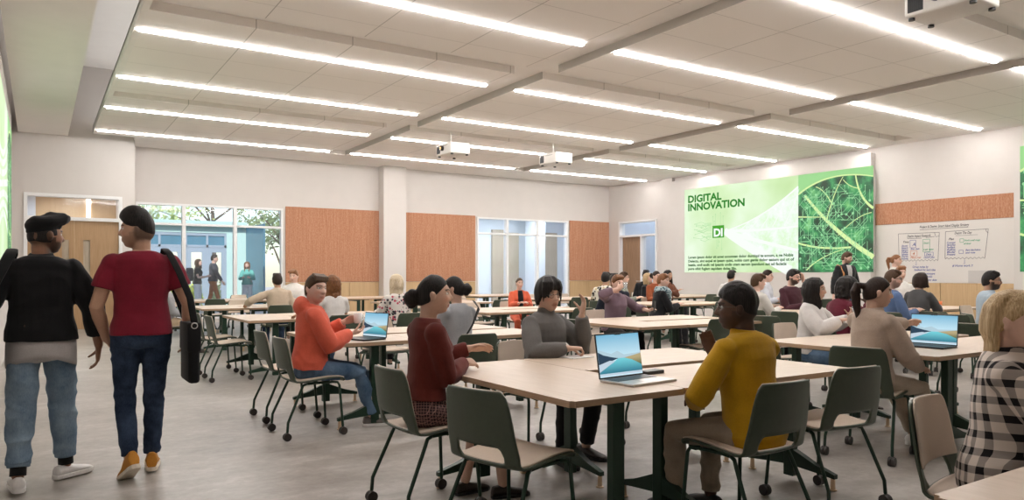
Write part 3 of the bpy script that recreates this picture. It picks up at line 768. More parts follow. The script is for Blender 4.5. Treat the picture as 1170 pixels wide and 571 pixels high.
def cluster(x0, y0, desc):
    table('end', x0+.36, y0+.755, PI/2, f'pale maple end table across the left of {desc}', 'pale maple tables')
    table('side', x0+.724+.715, y0+.35, 0, f'pale maple table on the camera side of {desc}', 'pale maple tables')
    table('side', x0+.724+.715, y0+1.16, 0, f'pale maple table on the far side of {desc}', 'pale maple tables')
CL = {
 'front': (2.0, 2.6, "the front group"),
 'coral': (2.06, 5.8, "the coral hoodie man's group"),
 'auburn': (2.15, 9.25, "the auburn-haired woman's group"),
 'beigeman': (2.25, 12.75, "the tan shirt man's group"),
 'window': (2.45, 16.4, "the courtyard window group"),
 'beige': (5.2, 2.65, "the ponytail woman's group"),
 'purple': (5.42, 5.85, "the mauve woman's group"),
 'jacket': (5.55, 9.25, "the coral jacket woman's group"),
 'cork': (5.75, 12.8, "the wide cork panel's group"),
 'corridor': (6.0, 16.4, "the column's group"),
 'phone': (8.95, 6.05, "the phoning man's group"),
 'scarf': (9.6, 9.8, "the striped scarf woman's group"),
 'midfar': (9.5, 13.2, "the near corridor window group"),
 'backright': (9.6, 16.5, "the last corridor window group"),
 'orange': (11.55, 6.15, "the orange drink group"),
 'screen': (13.0, 9.6, "the projection group"),
 'screenfar': (13.3, 13.2, "the glazed doorway group"),
 'corner': (1.93, -.5, "the cropped corner group"),
}
for a in CL.values(): cluster(*a)
CH = [
 (1.86, 3.74, 2, 'green shell chair under the woman in the maroon sweater'),
 (1.88, 2.9, 14, 'empty green shell chair nearest the camera at the left end of the front table'),
 (2.97, 2.47, 90, 'green shell chair under the man in the mustard shirt'),
 (3.80, 2.60, 84, 'empty green shell chair right of the man in the mustard shirt'),
 (3.08, 4.44, -88, 'green chair with beige inside behind the man in the grey turtleneck'),
 (3.93, 4.42, -90, 'empty chair with pale beige back just behind the open front laptop'),
 (1.88, 5.97, 0, 'green shell chair under the man in the coral hoodie'),
 (1.92, 6.75, 0, 'empty green shell chair just behind the coral hoodie man, to his left'),
 (2.0, 9.55, 0, 'empty green chair with cutout, nearer of two beside the dark bag'),
 (2.0, 10.35, 0, 'empty green chair with cutout, farther of two beside the dark bag'),
 (1.85, 12.95, 0, 'green chair under the half hidden person in tan trousers'),
 (3.15, 5.66, 90, 'green shell chair behind the woman in the pale grey sweater'),
 (3.3, 7.75, -90, 'empty chair with pale beige back behind the coral man\'s laptop'),
 (3.2, 9.05, 90, 'green chair behind the auburn-haired woman in white'),
 (4.12, 9.05, 90, 'green chair behind the long-haired blonde in a floral shirt'),
 (3.35, 12.45, 90, 'green chair behind the man in the tan shirt'),
 (4.3, 14.75, -95, 'chair under the man in a white shirt facing the tan shirt man'),
 (3.3, 14.75, -90, 'empty beige-backed chair left of the man in the tan shirt'),
 (3.05, 16.15, 90, 'empty green chair at the last table before the courtyard window'),
 (2.85, 18.35, -90, 'beige-backed chair below the walking man outside the window'),
 (4.1, 18.35, -90, 'beige-backed chair below the woman in teal outside the window'),
 (5.05, 3.05, 12, 'green shell chair behind the woman with a ponytail'),
 (5.1, 3.95, 10, 'empty green chair at the near left corner of the white sweater woman\'s table'),
 (6.5, 4.62, -90, 'beige chair behind the woman in the white sweater'),
 (7.15, 4.75, 0, 'chair under the person in the burgundy jacket'),
 (5.3, 6.6, 0, 'empty green chair between the grey turtleneck man and the mauve woman'),
 (6.62, 7.85, -92, 'chair under the woman in mauve raising a glass'),
 (6.55, 6.0, 90, 'green chair directly behind the face of the mustard shirt man'),
 (7.65, 5.95, 25, 'empty green chair just right of the mustard shirt man\'s head'),
 (8.75, 7.0, 20, 'green chair under the brown-haired man behind the mustard shirt man'),
 (8.78, 6.45, 15, 'empty green chair beside the brown-haired man, partly hidden by dark hair'),
 (7.35, 11.3, -95, 'chair under the woman in the coral jacket'),
 (6.4, 11.0, -90, 'empty beige-backed chair left of the coral jacket woman'),
 (6.9, 8.95, 90, 'empty green chair in front of the coral jacket woman\'s table'),
 (7.65, 8.85, 60, 'chair under the man in navy with black hair'),
 (9.2, 10.95, 20, 'chair under the man in the checked black and white shirt'),
 (8.5, 8.85, -15, 'chair under the woman with a striped scarf'),
 (10.7, 9.6, 90, 'green chair between the far tables, left of the mustard man\'s face'),
 (14.35, 13.15, 90, 'small green chair below the left end of the projection'),
 (13.6, 9.4, 90, 'green chair below the projection paragraph, in a nearer row'),
 (11.25, 11.7, -90, 'chair under the woman in the rust cardigan'),
 (12.3, 12.5, -90, 'chair under the woman with long black hair in brown'),
 (10.25, 11.7, -60, 'chair under the man in glasses and grey green shirt'),
 (10.4, 7.8, -100, 'dark chair under the bearded man with a phone'),
 (12.9, 10.2, -60, 'chair under the man in the pale shirt below the projection'),
 (13.2, 11.4, 0, 'chair under the dark haired person with a shoulder strap below the projection'),
 (8.3, 3.9, 5, 'wide empty green chair right behind the ponytail woman\'s laptop'),
 (10.35, 5.35, 25, 'empty green chair in front of the grey top woman by the whiteboard'),
 (9.75, 5.55, 10, 'chair under the man with glasses left of the whiteboard'),
 (9.9, 4.85, 20, 'empty green chair just left of the ponytail woman\'s laptop screen'),
 (10.95, 5.85, 10, 'chair under the woman in the grey top with an orange drink'),
 (13.9, 7.9, -110, 'chair under the man in the white shirt before the whiteboard'),
 (10.25, 4.6, -45, 'green chair under the bearded man in the pale blue shirt'),
 (12.6, 5.75, -90, 'empty beige chair by the oak wainscot'),
 (3.10, 1.36, -80, 'chair with beige inner back under the blonde in the plaid shirt'),
 (3.9, 10.98, -90, 'empty pale chair across the table from the auburn-haired woman'),
 (6.9, 14.55, -90, 'empty pale chair by the wide cork panel, left one'),
 (8.1, 14.55, -90, 'empty pale chair by the column'),
 (6.6, 12.55, 90, 'empty green chair right of the auburn curls'),
 (7.7, 12.55, 90, 'empty green chair left of the long blonde hair'),
 (10.4, 15.0, -90, 'empty pale chair before the corridor window, left one'),
 (11.4, 15.0, -90, 'empty pale chair before the corridor window, behind the grey turtleneck man'),
 (10.1, 13.0, 70, 'empty green chair left of the coral jacket woman, farther row'),
 (13.95, 15.0, -90, 'empty pale chair before the far right cork panel'),
]
for c in CH: chair(*c)

# laptops
def screen_picture(w, h, T, parent, n='screen_image'):
    """a lake under a blue sky between hills, as coloured flat shapes"""
    def pl(name, pts, mat, d, par):
        b = MB(); b.add([T @ V((u*w-w/2, -d, v*h)) for u, v in pts], [tuple(range(len(pts)))]); return link(name, b.mesh(name), mat, par)
    s = pl(n, [(0, 0), (1, 0), (1, 1), (0, 1)], SKY, .001, parent)
    return [pl(*a, s) for a in (
        ('haze', [(0, .42), (1, .42), (1, .52), (.6, .5), (.45, .60), (.3, .54), (0, .66)], HAZE, .0014),
        ('lake', [(0, .08), (1, .08), (1, .22), (.78, .36), (.6, .42), (.45, .42), (.35, .34), (0, .12)], LAKE, .0018),
        ('left_hills', [(0, .3), (.22, .34), (.46, .42), (.3, .46), (.12, .52), (0, .6)], HILL, .0016),
        ('left_shore', [(0, .12), (.18, .22), (.4, .36), (.25, .38), (0, .3)], SNOW, .0017),
        ('right_bank', [(1, .2), (.7, .38), (.58, .42), (.8, .46), (1, .5)], BANK, .0017),
        ('task_bar', [(0, .03), (1, .03), (1, .075), (0, .075)], SNOW, .0022))]
def grad(name, c0, c1, z0, z1):
    m, nt, b = _new(name); s = sep(nt, coord(nt, 'Generated'))
    c = ramp(nt, s[2], [(z0, c0), (z1, c1)]); nt.links.new(c, b.inputs['Emission Color']); b.inputs['Emission Strength'].default_value = .95; b.inputs['Base Color'].default_value = (.01, .01, .01, 1)
    return m
SKY = grad('screen_sky', (.55, .75, .84), (.16, .42, .60), .4, 1); LAKE = grad('screen_lake', (.02, .16, .24), (.14, .55, .62), 0, .9)
HAZE = ink('screen_haze', (.46, .63, .72)); HILL = ink('screen_hill', (.03, .06, .10)); SNOW = ink('screen_snow', (.55, .66, .76)); BANK = grad('screen_bank', (.05, .09, .03), (.42, .34, .18), .1, .7)
def laptop(x, y, hd, label, w=.33, h=.225, tilt=12, dark=False):
    t = thing('laptop', label, 'laptop', (x, y, .731), math.radians(hd+90), 'open laptops')     # faces local -Y
    b = MB(); b.rbox(-w/2, w/2, -.235, 0, 0, .013, .004); base = link('base', b.mesh('base'), M['black'] if dark else M['silver'], t)
    b = MB(); b.box(-w/2+.02, w/2-.02, -.115, -.012, .0132, .0145); link('keyboard', b.mesh('keyboard'), M['black'], base)
    b = MB(); b.box(-.05, .05, -.215, -.13, .0132, .0138); link('touchpad', b.mesh('touchpad'), M['dark_metal'] if dark else M['silver'], base)
    T = Matrix.Translation((0, 0, .012)) @ Matrix.Rotation(math.radians(-tilt), 4, 'X')
    b = MB(); b.rbox(-w/2, w/2, 0, .006, 0, h, .003, T=T); b.box(-.025, .025, -.0015, .002, h-.012, h-.002, T=T); lid = link('lid', b.mesh('lid'), M['black'], t)
    T2 = T @ Matrix.Translation((0, -.0005, .008)); screen_picture(w-.012, h-.016, T2, lid, 'screen_image')
laptop(2.66, 3.02, -84, 'large open laptop with a lake picture on the front table', .345, .24, 9)
laptop(2.50, 6.12, 196, 'open laptop in front of the man in the coral hoodie', .33, .22, 8, True)
laptop(5.96, 3.08, 183, 'open laptop in front of the woman with a ponytail', .36, .24, 6, True)
def small(name, mb, mat, label, cat, loc=(0, 0, 0), rz=0, smooth=True):
    o = link(name, mb.mesh(name, smooth), mat, None, loc); o.rotation_euler = (0, 0, rz); return tag(o, label, cat)
b = MB(); b.rbox(-.075, .075, -.035, .035, 0, .02, .005); small('phone_case', b, M['black'], 'small black case lying behind the big laptop', 'case', (2.95, 3.10, .731), .1, False)
b = MB(); b.rbox(-.10, .10, -.07, .07, 0, .006, .002); small('notepad', b, M['paper'], 'thin white notepad under the hand of the grey turtleneck man', 'notepad', (3.10, 3.98, .731), .1, False)
def tumbler(b, r0, r1, h): b.tube([(0, 0, 0), (0, 0, h)], [r0, r1], n=18, rnd=False)
b = MB(); b.rbox(-.06, .06, -.04, .04, 0, .05, .004); small('red_box', b, M['red_box'], 'small red box in front of the man in the pale shirt', 'box', (12.65, 10.0, .731), .3, False)
# ================================================================== PEOPLE
def remesh(mb, name, vox, smooth=3, mats=None):
    me = mb.mesh(name); o = bpy.data.objects.new('tmp', me); C.objects.link(o)
    r = o.modifiers.new('r', 'REMESH'); r.mode = 'VOXEL'; r.voxel_size = vox; r.use_smooth_shade = True
    if smooth:
        s = o.modifiers.new('s', 'SMOOTH'); s.factor = .5; s.iterations = smooth
    out = bpy.data.meshes.new_from_object(o.evaluated_get(bpy.context.evaluated_depsgraph_get()))
    bpy.data.objects.remove(o); bpy.data.meshes.remove(me)
    out.name = name; out.materials.clear()
    out.shade_smooth(); return out
def coords(me):
    a = np.empty(len(me.vertices)*3, np.float32); me.vertices.foreach_get('co', a); return a.reshape(-1, 3)
def wrinkle(me, amp, sc, zst=1.0, seed=0):
    """irregular cloth folds: ridged sum of waves in random directions, warped"""
    co = coords(me); nr = np.empty(len(me.vertices)*3, np.float32); me.vertices.foreach_get('normal', nr); nr = nr.reshape(-1, 3)
    rg = np.random.RandomState(seed+3); q = co*sc*np.array([1, 1, zst])
    q = q + .9*np.sin(q[:, [1, 2, 0]]*.55+rg.rand(3)*6) + .5*np.sin(q[:, [2, 0, 1]]*1.1+rg.rand(3)*6)
    w = 0
    for _ in range(9):
        d = rg.normal(size=3); d /= np.linalg.norm(d); w = w + np.sin(q @ (d*rg.uniform(.5, 1.5)) + rg.rand()*6.3)
    w = 1 - np.abs(w)/1.9
    big = .5+.5*np.sin(q @ (rg.normal(size=3)*.35) + rg.rand()*6)
    co = co + nr*(amp*(w-.4)*(.45+.9*big))[:, None]
    me.vertices.foreach_set('co', co.astype(np.float32).ravel()); me.update()
def colour(me, col):
    a = me.color_attributes.new('Col', 'FLOAT_COLOR', 'POINT')
    c = np.ones((len(me.vertices), 4), np.float32); c[:, :3] = np.clip(col, 0, 1); a.data.foreach_set('color', c.ravel())
def sstep(a, b, x): t = np.clip((x-a)/(b-a), 0, 1); return t*t*(3-2*t)
G = lambda x, s: np.exp(-(x/s)**2)
def head_shape(n, fem):
    """vertices of a head in its own frame: x right, y forward, z up, centre at mid height"""
    nu, nv = n, int(n*.7); P = []
    th = (np.arange(nv)+.5)/nv*PI-PI/2; ph = np.arange(nu)/nu*2*PI
    T, F = np.meshgrid(th, ph, indexing='ij')
    x = .074*np.cos(T)*np.cos(F); y = .096*np.cos(T)*np.sin(F); z = .118*np.sin(T)
    f = sstep(-.01, .05, y)                                          # front half
    jaw = sstep(-.02, -.11, z)
    x = x*(1-jaw*(.20 if fem else .13)) ; y = y + f*jaw*.020 - (1-f)*jaw*.0
    y = np.where(y < 0, y*(1-.30*sstep(-.03, -.10, z)), y)
    y = np.where(y < 0, y*1.05, y)
    ay = f
    y += ay*.007*sstep(.055, .03, np.abs(x))*G(z-.030, .012)         # brow
    y -= ay*.012*(G(np.abs(x)-.031, .015)*G(z-.010, .012))           # sockets
    prof = np.where(z > -.026, sstep(.026, -.026, z), sstep(-.044, -.026, z))
    y += ay*.027*G(x, .0115+.004*sstep(.0, -.03, z))*prof            # nose
    y += ay*.006*G(np.abs(x)-.012, .007)*G(z+.030, .008)
    y += ay*.004*G(np.abs(x)-.042, .018)*G(z+.018, .018)             # cheekbones
    y += ay*.008*G(x, .024)*(G(z+.056, .006)+G(z+.069, .007))        # lips
    y -= ay*.004*G(x, .03)*G(z+.0625, .003)
    y -= ay*.003*G(x, .03)*G(z+.082, .006)
    y += ay*.007*G(x, .022)*G(z+.100, .014)                          # chin
    return np.stack([x, y, z], -1)
def add_head(mb, Mx, n, fem):
    g = head_shape(n, fem); rs = [[Mx @ V(p) for p in row] for row in g]
    mb.rings(rs)
    for s in (-1, 1):
        R = Mx.to_3x3() @ Matrix.Rotation(s*-.35, 3, 'Z') @ Matrix.Rotation(-.15, 3, 'X')
        mb.ball(Mx @ V((s*.076, -.012, -.006)), (.009, .019, .031), 12, R)
        mb.ball(Mx @ V((s*.081, -.019, .004)), (.006, .013, .019), 10, R)
def hand(mb, w, d, nrm, right, curl, sc=1, spread=.0, thumb=.35, point=None):
    d = V(d).normalized(); nrm = V(nrm); nrm = (nrm - nrm.dot(d)*d).normalized()
    th = d.cross(nrm)*(1 if right else -1); w = V(w)
    R = lambda c, a, b: [c + th*(a*math.cos(2*PI*i/14)) + nrm*(b*math.sin(2*PI*i/14)) for i in range(14)]
    mb.rings([R(w-d*.03*sc, .026*sc, .021*sc), R(w, .027*sc, .020*sc), R(w+d*.03*sc, .036*sc, .0175*sc), R(w+d*.06*sc, .0405*sc, .0155*sc), R(w+d*.085*sc, .040*sc, .0125*sc), R(w+d*.094*sc, .034*sc, .009*sc)])
    for k, (o, L) in enumerate(((.030, .070), (.0105, .079), (-.0095, .073), (-.0285, .058))):
        cu = curl[k] if isinstance(curl, (list, tuple)) else curl
        a = 0; p = w + d*.084*sc + th*o*sc; pts = [p - d*.012*sc, p]; rad = [.0088*sc, .0088*sc]
        sp = spread*o*8
        for f, r in ((.44, .0080), (.31, .0074), (.25, .0062)):
            a += cu; q = (d*math.cos(a) + nrm*math.sin(a) + th*sp*math.cos(a)).normalized()
            p = p + q*L*f*sc; pts.append(p); rad.append(r*sc)
        mb.tube(pts, rad, n=8)
    p = w + d*.022*sc + th*.022*sc + nrm*.004*sc; pts = [p]; rad = [.0125*sc]; a = thumb
    for f, r in ((.036, .0105), (.030, .0090), (.022, .0075)):
        q = (d*(.72) + th*(.75-.5*a) + nrm*(.15+a)).normalized(); a += .22
        p = p + q*f*sc; pts.append(p); rad.append(r*sc)
    mb.tube(pts, rad, n=8)
def ik(a, b, l1, l2, hint):
    d = b-a; L = d.length; d.normalize(); L2 = min(L, (l1+l2)*.998)
    c = (l1*l1 + L2*L2 - l2*l2)/(2*L2); h = math.sqrt(max(0, l1*l1-c*c))
    k = V(hint) - V(hint).dot(d)*d
    if k.length < 1e-5: k = d.orthogonal()
    return a + d*c + k.normalized()*h, a + d*L2
def person(label, x, y, hd, **s):
    g = lambda k, d=None: s.get(k, d)
    fem = g('fem', False); H = g('H', 1.0); vox = g('vox', .006); pose = g('pose', 'sit'); near = vox < .0065
    rt = thing('person', label, 'person', (x, y, g('z', 0)), math.radians(hd-90), g('group'))
    fw = .90 if fem else 1.0                                         # build
    fat = g('fat', 1.0)*fw
    skin = np.array(g('skin', (.62, .40, .29)))
    pz = g('pz', .56 if pose == 'sit' else .955*H); P0 = V((0, g('py', 0), pz))
    lean = math.radians(g('lean', 3)); roll = math.radians(g('roll', 0)); tw = math.radians(g('twist', 0))
    TL = .485*H
    def spine(t):                                                    # point on the spine and the torso frame there
        l = lean*(.55+.45*t); U = V((math.sin(roll)*t, math.sin(l), math.cos(l))).normalized()
        c = P0 + V((math.sin(roll)*t*TL*t*.5, math.sin(lean*.75)*TL*t, math.cos(lean*.75)*TL*t))
        a = tw*min(1, max(0, t)); X = V((math.cos(a), math.sin(a), 0)); X = (X-X.dot(U)*U).normalized(); Y = U.cross(X)
        return c, X, Y, U
    def torso(mb, off, t0=-.24, t1=1.03, chest=0, n=24, loose=0):
        tab = ((-.26, .105, .085, .0), (-.20, .145, .108, 0), (-.08, .168, .118, -.005), (.06, .163, .112, 0), (.20, .150, .102, .004), (.36, .143, .098, .006), (.52, .150, .105, .008), (.68, .164, .113, .008), (.80, .172, .113, .002), (.90, .170, .100, -.006), (.97, .135, .080, -.012), (1.03, .075, .062, -.012))
        if fem: tab = tuple((t, w*(1.06 if t < .1 else .90 if .2 < t < .6 else .92), d*(1.0 if t < .1 else .92), o) for t, w, d, o in tab)
        rs = []
        for t, w, d, o in tab:
            if t < t0-.001 or t > t1+.001: continue
            c, X, Y, U = spine(t); q = off + loose*sstep(.95, .5, np.array(t)).item()
            b = chest*(G(np.array(t)-.66, .12).item())
            ring = []
            for i in range(n):
                a = 2*PI*i/n; ca, sa = math.cos(a), math.sin(a); ex = lambda v: math.copysign(abs(v)**.85, v)
                pp = c + X*ex(ca)*(w*H*fat+q) + Y*(ex(sa)*(d*H*fat+q) + o)
                if sa > 0: pp = pp + Y*b*math.exp(-((abs(ca)-.42)/.33)**2)
                ring.append(pp)
            rs.append(ring)
        mb.rings(rs)
    cN, XN, YN, UN = spine(1.0); cS, XS, YS, US = spine(.90)
    sw = (.150 if fem else .172)*H*g('fat', 1.0)**.5
    SH = {1: cS + XS*sw - YS*.012 + US*(g('shR', 0)-.018), -1: cS - XS*sw - YS*.012 + US*(g('shL', 0)-.018)}
    la, lf = .285*H*(.95 if fem else 1), .255*H*(.95 if fem else 1)
    ARM = {}
    for sd, nm in ((1, 'R'), (-1, 'L')):
        tgt = g('hand'+nm)
        if tgt is None: tgt = SH[sd] + V((sd*.06, .05, -.52*H))
        el, wr = ik(SH[sd], V(tgt), la, lf, g('elb'+nm, V((sd*.5, -.7, -.6))))
        ARM[sd] = (SH[sd], el, wr)
    # legs
    hx = .088*H; LEG = {}
    for sd, nm in ((1, 'R'), (-1, 'L')):
        hp = P0 + V((sd*hx, 0, -.03 if pose == 'sit' else -.02))
        df = V((sd*.12, .46, .085)) if pose == 'sit' else V((sd*.10, 0, .085))
        ft = V(g('foot'+nm, df)); kh = g('knee'+nm, V((sd*.12, 1, .9)) if pose == 'sit' else V((sd*.05, 1, 0)))
        kn, an = ik(hp, ft, .425*H, .42*H, kh); LEG[sd] = (hp, kn, an)
    # head
    hy, hp_, hr = [math.radians(a) for a in g('head', (0, 0, 0))]
    a0 = tw + hy
    nk0 = cN - UN*.03; hc = cN + V((0, math.sin(lean)*.05, 0)) + V((math.sin(roll)*.05, 0, 0)) + V((-math.sin(a0)*.022, math.cos(a0)*.022, .148*H + g('neck', 0)))
    hs = (.95 if fem else 1.0)*(.5+.5*H)*g('hs', 1)
    HM = Matrix.Translation(hc) @ Matrix.Rotation(a0, 4, 'Z') @ Matrix.Rotation(hp_, 4, 'X') @ Matrix.Rotation(hr, 4, 'Y') @ Matrix.Scale(hs, 4)
    jb = HM @ V((0, -.025, -.075))
    mb = MB(); torso(mb, -.012)
    mb.tube([nk0 - YN*.01, (nk0+jb)/2 - YN*.004, jb, HM @ V((0, -.02, -.03))], [(.062*fw, .058*fw), (.052*fw, .054*fw), (.052*fw, .056*fw), (.05, .055)], side=XN, n=18)
    add_head(mb, HM, 120 if near else 48, fem)
    am = fw*g('arm', 1.0)
    for sd in (1, -1):
        a, e, w = ARM[sd]
        mb.tube([a, a.lerp(e, .3), a.lerp(e, .7), e, e.lerp(w, .3), e.lerp(w, .75), w], [.050*am, .047*am, .041*am, .039*am, .040*am, .030*am, .026*am], n=14)
        nm = 'R' if sd > 0 else 'L'
        d = g('dir'+nm, (w-e)); n_ = g('palm'+nm, V((-sd, 0, 0)) if pose != 'sit' else V((-sd*.3, 0, -1)))
        hand(mb, w + V(d).normalized()*.012, d, n_, sd > 0, g('curl'+nm, .35), (.90 if fem else 1.0)*(.4+.6*H), g('spread'+nm, .1), g('thumb'+nm, .35))
        hp, kn, an = LEG[sd]
        mb.tube([hp, hp.lerp(kn, .4), kn, kn.lerp(an, .3), kn.lerp(an, .75), an], [.078*fat, .070*fat, .053*fat, .052*fat, .037*fat, .034*fat], n=14)
    body = remesh(mb, 'body', vox, 2 if near else 1)
    co = coords(body); iv = np.array(HM.inverted()); l = co @ iv[:3, :3].T + iv[:3, 3]
    x_, y_, z_ = l.T; inh = (np.abs(x_) < .1) & (np.abs(y_) < .14) & (z_ > -.128) & (z_ < .13)
    col = np.repeat(skin[None], len(co), 0)
    hcol = np.array(g('hair', ('short', (.03, .02, .015)))[1])
    fr = inh & (y_ > .045)
    def blend(mask, c, k=1.0):
        m = (np.clip(mask, 0, 1)*k*inh)[:, None]; return col*(1-m) + np.array(c)[None]*m
    col = blend(G(np.abs(x_)-.042, .018)*G(z_+.024, .018)*fr, skin*np.array((1.12, .86, .82)), .7)
    lipc = g('lip', tuple(skin*np.array((.95, .55, .52))) if fem else tuple(skin*np.array((.86, .64, .6))))
    lw = .026-.010*sstep(0, .012, np.abs(z_+.0625))
    col = blend(sstep(lw+.003, lw-.003, np.abs(x_))*sstep(.0165, .0105, np.abs(z_+.0625))*fr, lipc, .85)
    col = blend(sstep(.024, .018, np.abs(x_))*sstep(.0028, .0010, np.abs(z_+.0625))*fr, skin*.3, .8)
    brow = .033 - .25*np.abs(np.abs(x_)-.033)
    col = blend(sstep(.0055, .0025, np.abs(z_-brow))*(np.abs(x_) > .013)*(np.abs(x_) < .052)*fr, hcol*.8, .85)
    ex = ((np.abs(x_)-.032)/.0165)**2 + ((z_-.010)/.0075)**2         # lash line and lids
    col = blend(sstep(1.7, .9, ex)*fr, skin*.38, .85)
    col = blend(sstep(.8, .5, ex)*fr, (.66, .62, .58), .9)
    col = blend(sstep(.0080, .0055, np.hypot(np.abs(x_)-.032, z_-.010))*fr, g('iris', (.03, .018, .012)), .97)
    bd = g('beard', 0)
    if bd:
        jaw = sstep(.0, -.05, z_ - .45*(.075-y_)*(y_ < .075))*sstep(-.045, .015, y_)*(1-sstep(lw+.002, lw-.002, np.abs(x_))*sstep(.014, .009, np.abs(z_+.0625)))
        jaw = jaw*(1 - sstep(.035, .06, np.abs(x_))*sstep(-.045, -.03, z_)*(y_ > .03))*(z_ < -.012)
        jaw = jaw*(1-sstep(-.05, -.04, z_)*(np.abs(x_) > .024)*(y_ > .05)*sstep(.055, .035, np.abs(x_)))
        col = blend(jaw, hcol, bd)
    if g('fade'):
        fd = sstep(.015, -.02, y_)*sstep(-.095, -.045, z_)+sstep(.02, .05, z_)*sstep(.045, .01, y_); col = blend(fd, hcol, g('fade'))
    colour(body, col); body.materials.append(M['skin']); link('body', body, None, rt)
    if near and g('eyes', True):
        for sd in (-1, 1):
            b = MB(); b.ball(HM @ V((sd*.032, .0712, .010)), .0105, 16)
            e = b.mesh('eye', True); c = coords(e); dv = np.array((HM.to_3x3() @ V((g('gaze', 0)*.3, 1, 0))).normalized()); ctr = np.array(HM @ V((sd*.032, .0712, .010)))
            fi = [1 if np.dot(np.array(p.center)-ctr, dv)/.0110 > .86 else 0 for p in e.polygons]
            e.materials.append(M['eye_white']); e.materials.append(M['iris']); e.polygons.foreach_set('material_index', fi); link('eye', e, None, rt)
    # ---- clothes
    cv = max(vox*1.25, .0065)
    tp = g('top'); seed = len(label)
    if tp:
        mb = MB(); o = tp.get('off', .010); lo = tp.get('loose', .012); hem = tp.get('hem', -.16)
        torso(mb, o, hem, 1.03, g('chest', .030 if fem else 0), 28, lo)
        sl = tp.get('sleeve', .97); r = am*1.0
        for sd in (1, -1):
            a, e, w = ARM[sd]; sw_ = tp.get('sw', .010)
            ca = a - XS*sd*.055 - US*.004
            pts = [ca, a, a.lerp(e, .35), a.lerp(e, .72), e, e.lerp(w, .3), e.lerp(w, .7), e.lerp(w, sl)]
            rr = [.046*r+o, .056*r+o, .050*r+o+sw_*.5, .044*r+o+sw_, .043*r+o+sw_, .042*r+o+sw_, .034*r+o+sw_*.8, .028*r+o+sw_*.35]
            if sl < .12:                                             # short sleeve
                pts = pts[:3] + [a.lerp(e, .58)]; rr = rr[:3] + [.050*r+o+sw_*.6]
            mb.ball(a - US*.006 - XS*sd*.006, .055*r+o, 16); mb.tube([a.lerp(e, -.03)] + pts[2:], [.045*r+o] + rr[2:], n=16, rnd=False)
            mb.tube([cN - US*.045 + XS*sd*.05, a - US*.004 - XS*sd*.02], [.045+o*.6, .045*r+o], n=14)
        if tp.get('neck') == 'turtle':
            c2 = cN.lerp(jb, .55); mb.tube([cN - UN*.05, cN, c2, c2 + (jb-cN).normalized()*.012], [.075, .066, .064, .060], side=XN, n=20, rnd=False)
        elif tp.get('neck') == 'crew': mb.tube([cN - UN*.05, cN + UN*.012], [(.085, .078), (.066, .066)], side=XN, n=20, rnd=False)
        elif tp.get('neck') == 'collar': mb.tube([cN - UN*.05, cN, cN + (jb-cN).normalized()*.035 - YN*.004], [(.088, .08), (.074, .070), (.066, .066)], side=XN, n=20, rnd=False)
        if tp.get('hood'):
            hc0 = cN - YN*.095 - UN*.005; mb.ball(hc0, (.115, .065, .085), 18); mb.tube([cN + XN*.085 - YN*.03, cN + XN*.07 + YN*.06 - UN*.03], .030); mb.tube([cN - XN*.085 - YN*.03, cN - XN*.07 + YN*.06 - UN*.03], .030)
        me = remesh(mb, 'top', cv, tp.get('sm', 4)); wrinkle(me, tp.get('wr', .0028), 21, 1.5, seed)
        me.materials.append(tp['mat']); link(tp.get('name', 'sweater'), me, None, rt)
        if tp.get('under'):                                          # open jacket: shirt front shows as a narrow placket
            mb = MB(); pr = [];
            for t in (.16, .3, .5, .7, .86, .97, 1.02):
                c, X, Y, U = spine(t); wd = .05 if t < .9 else .045
                dd = {.16: .122, .3: .118, .5: .122, .7: .130, .86: .118, .97: .098, 1.02: .075}[t]*H*fat + o + lo*.6 + (g('chest', .03 if fem else 0)*.9 if .5 <= t <= .75 else 0)
                pr.append([c + X*wd*math.cos(q) + Y*(dd-.02+.034*max(0, math.sin(q))) + Y*-.02*(math.sin(q) < 0) for q in [2*PI*i/16 for i in range(16)]])
            mb.rings(pr); u = mb.mesh('inner_shirt', True); u.materials.append(tp['under']); link('inner_shirt', u, None, rt)
        if tp.get('shirttail'):
            mb = MB(); rs = []
            for t, e_ in ((.05, .016), (-.15, .022), (-.30, .024), (-.36, .020)):
                c, X, Y, U = spine(t); rs.append([c + X*math.cos(q)*(.168*H*fat+e_) + Y*math.sin(q)*(.118*H*fat+e_) - U*(.03*math.cos(2*q) if t < -.2 else 0) for q in [2*PI*i/28 for i in range(28)]])
            mb.rings(rs); u = mb.mesh('shirt_tail', True); u.materials.append(tp['shirttail']); link('shirt_tail', u, None, rt)
        if tp.get('hemband'):
            pass
    bt = g('bottom')
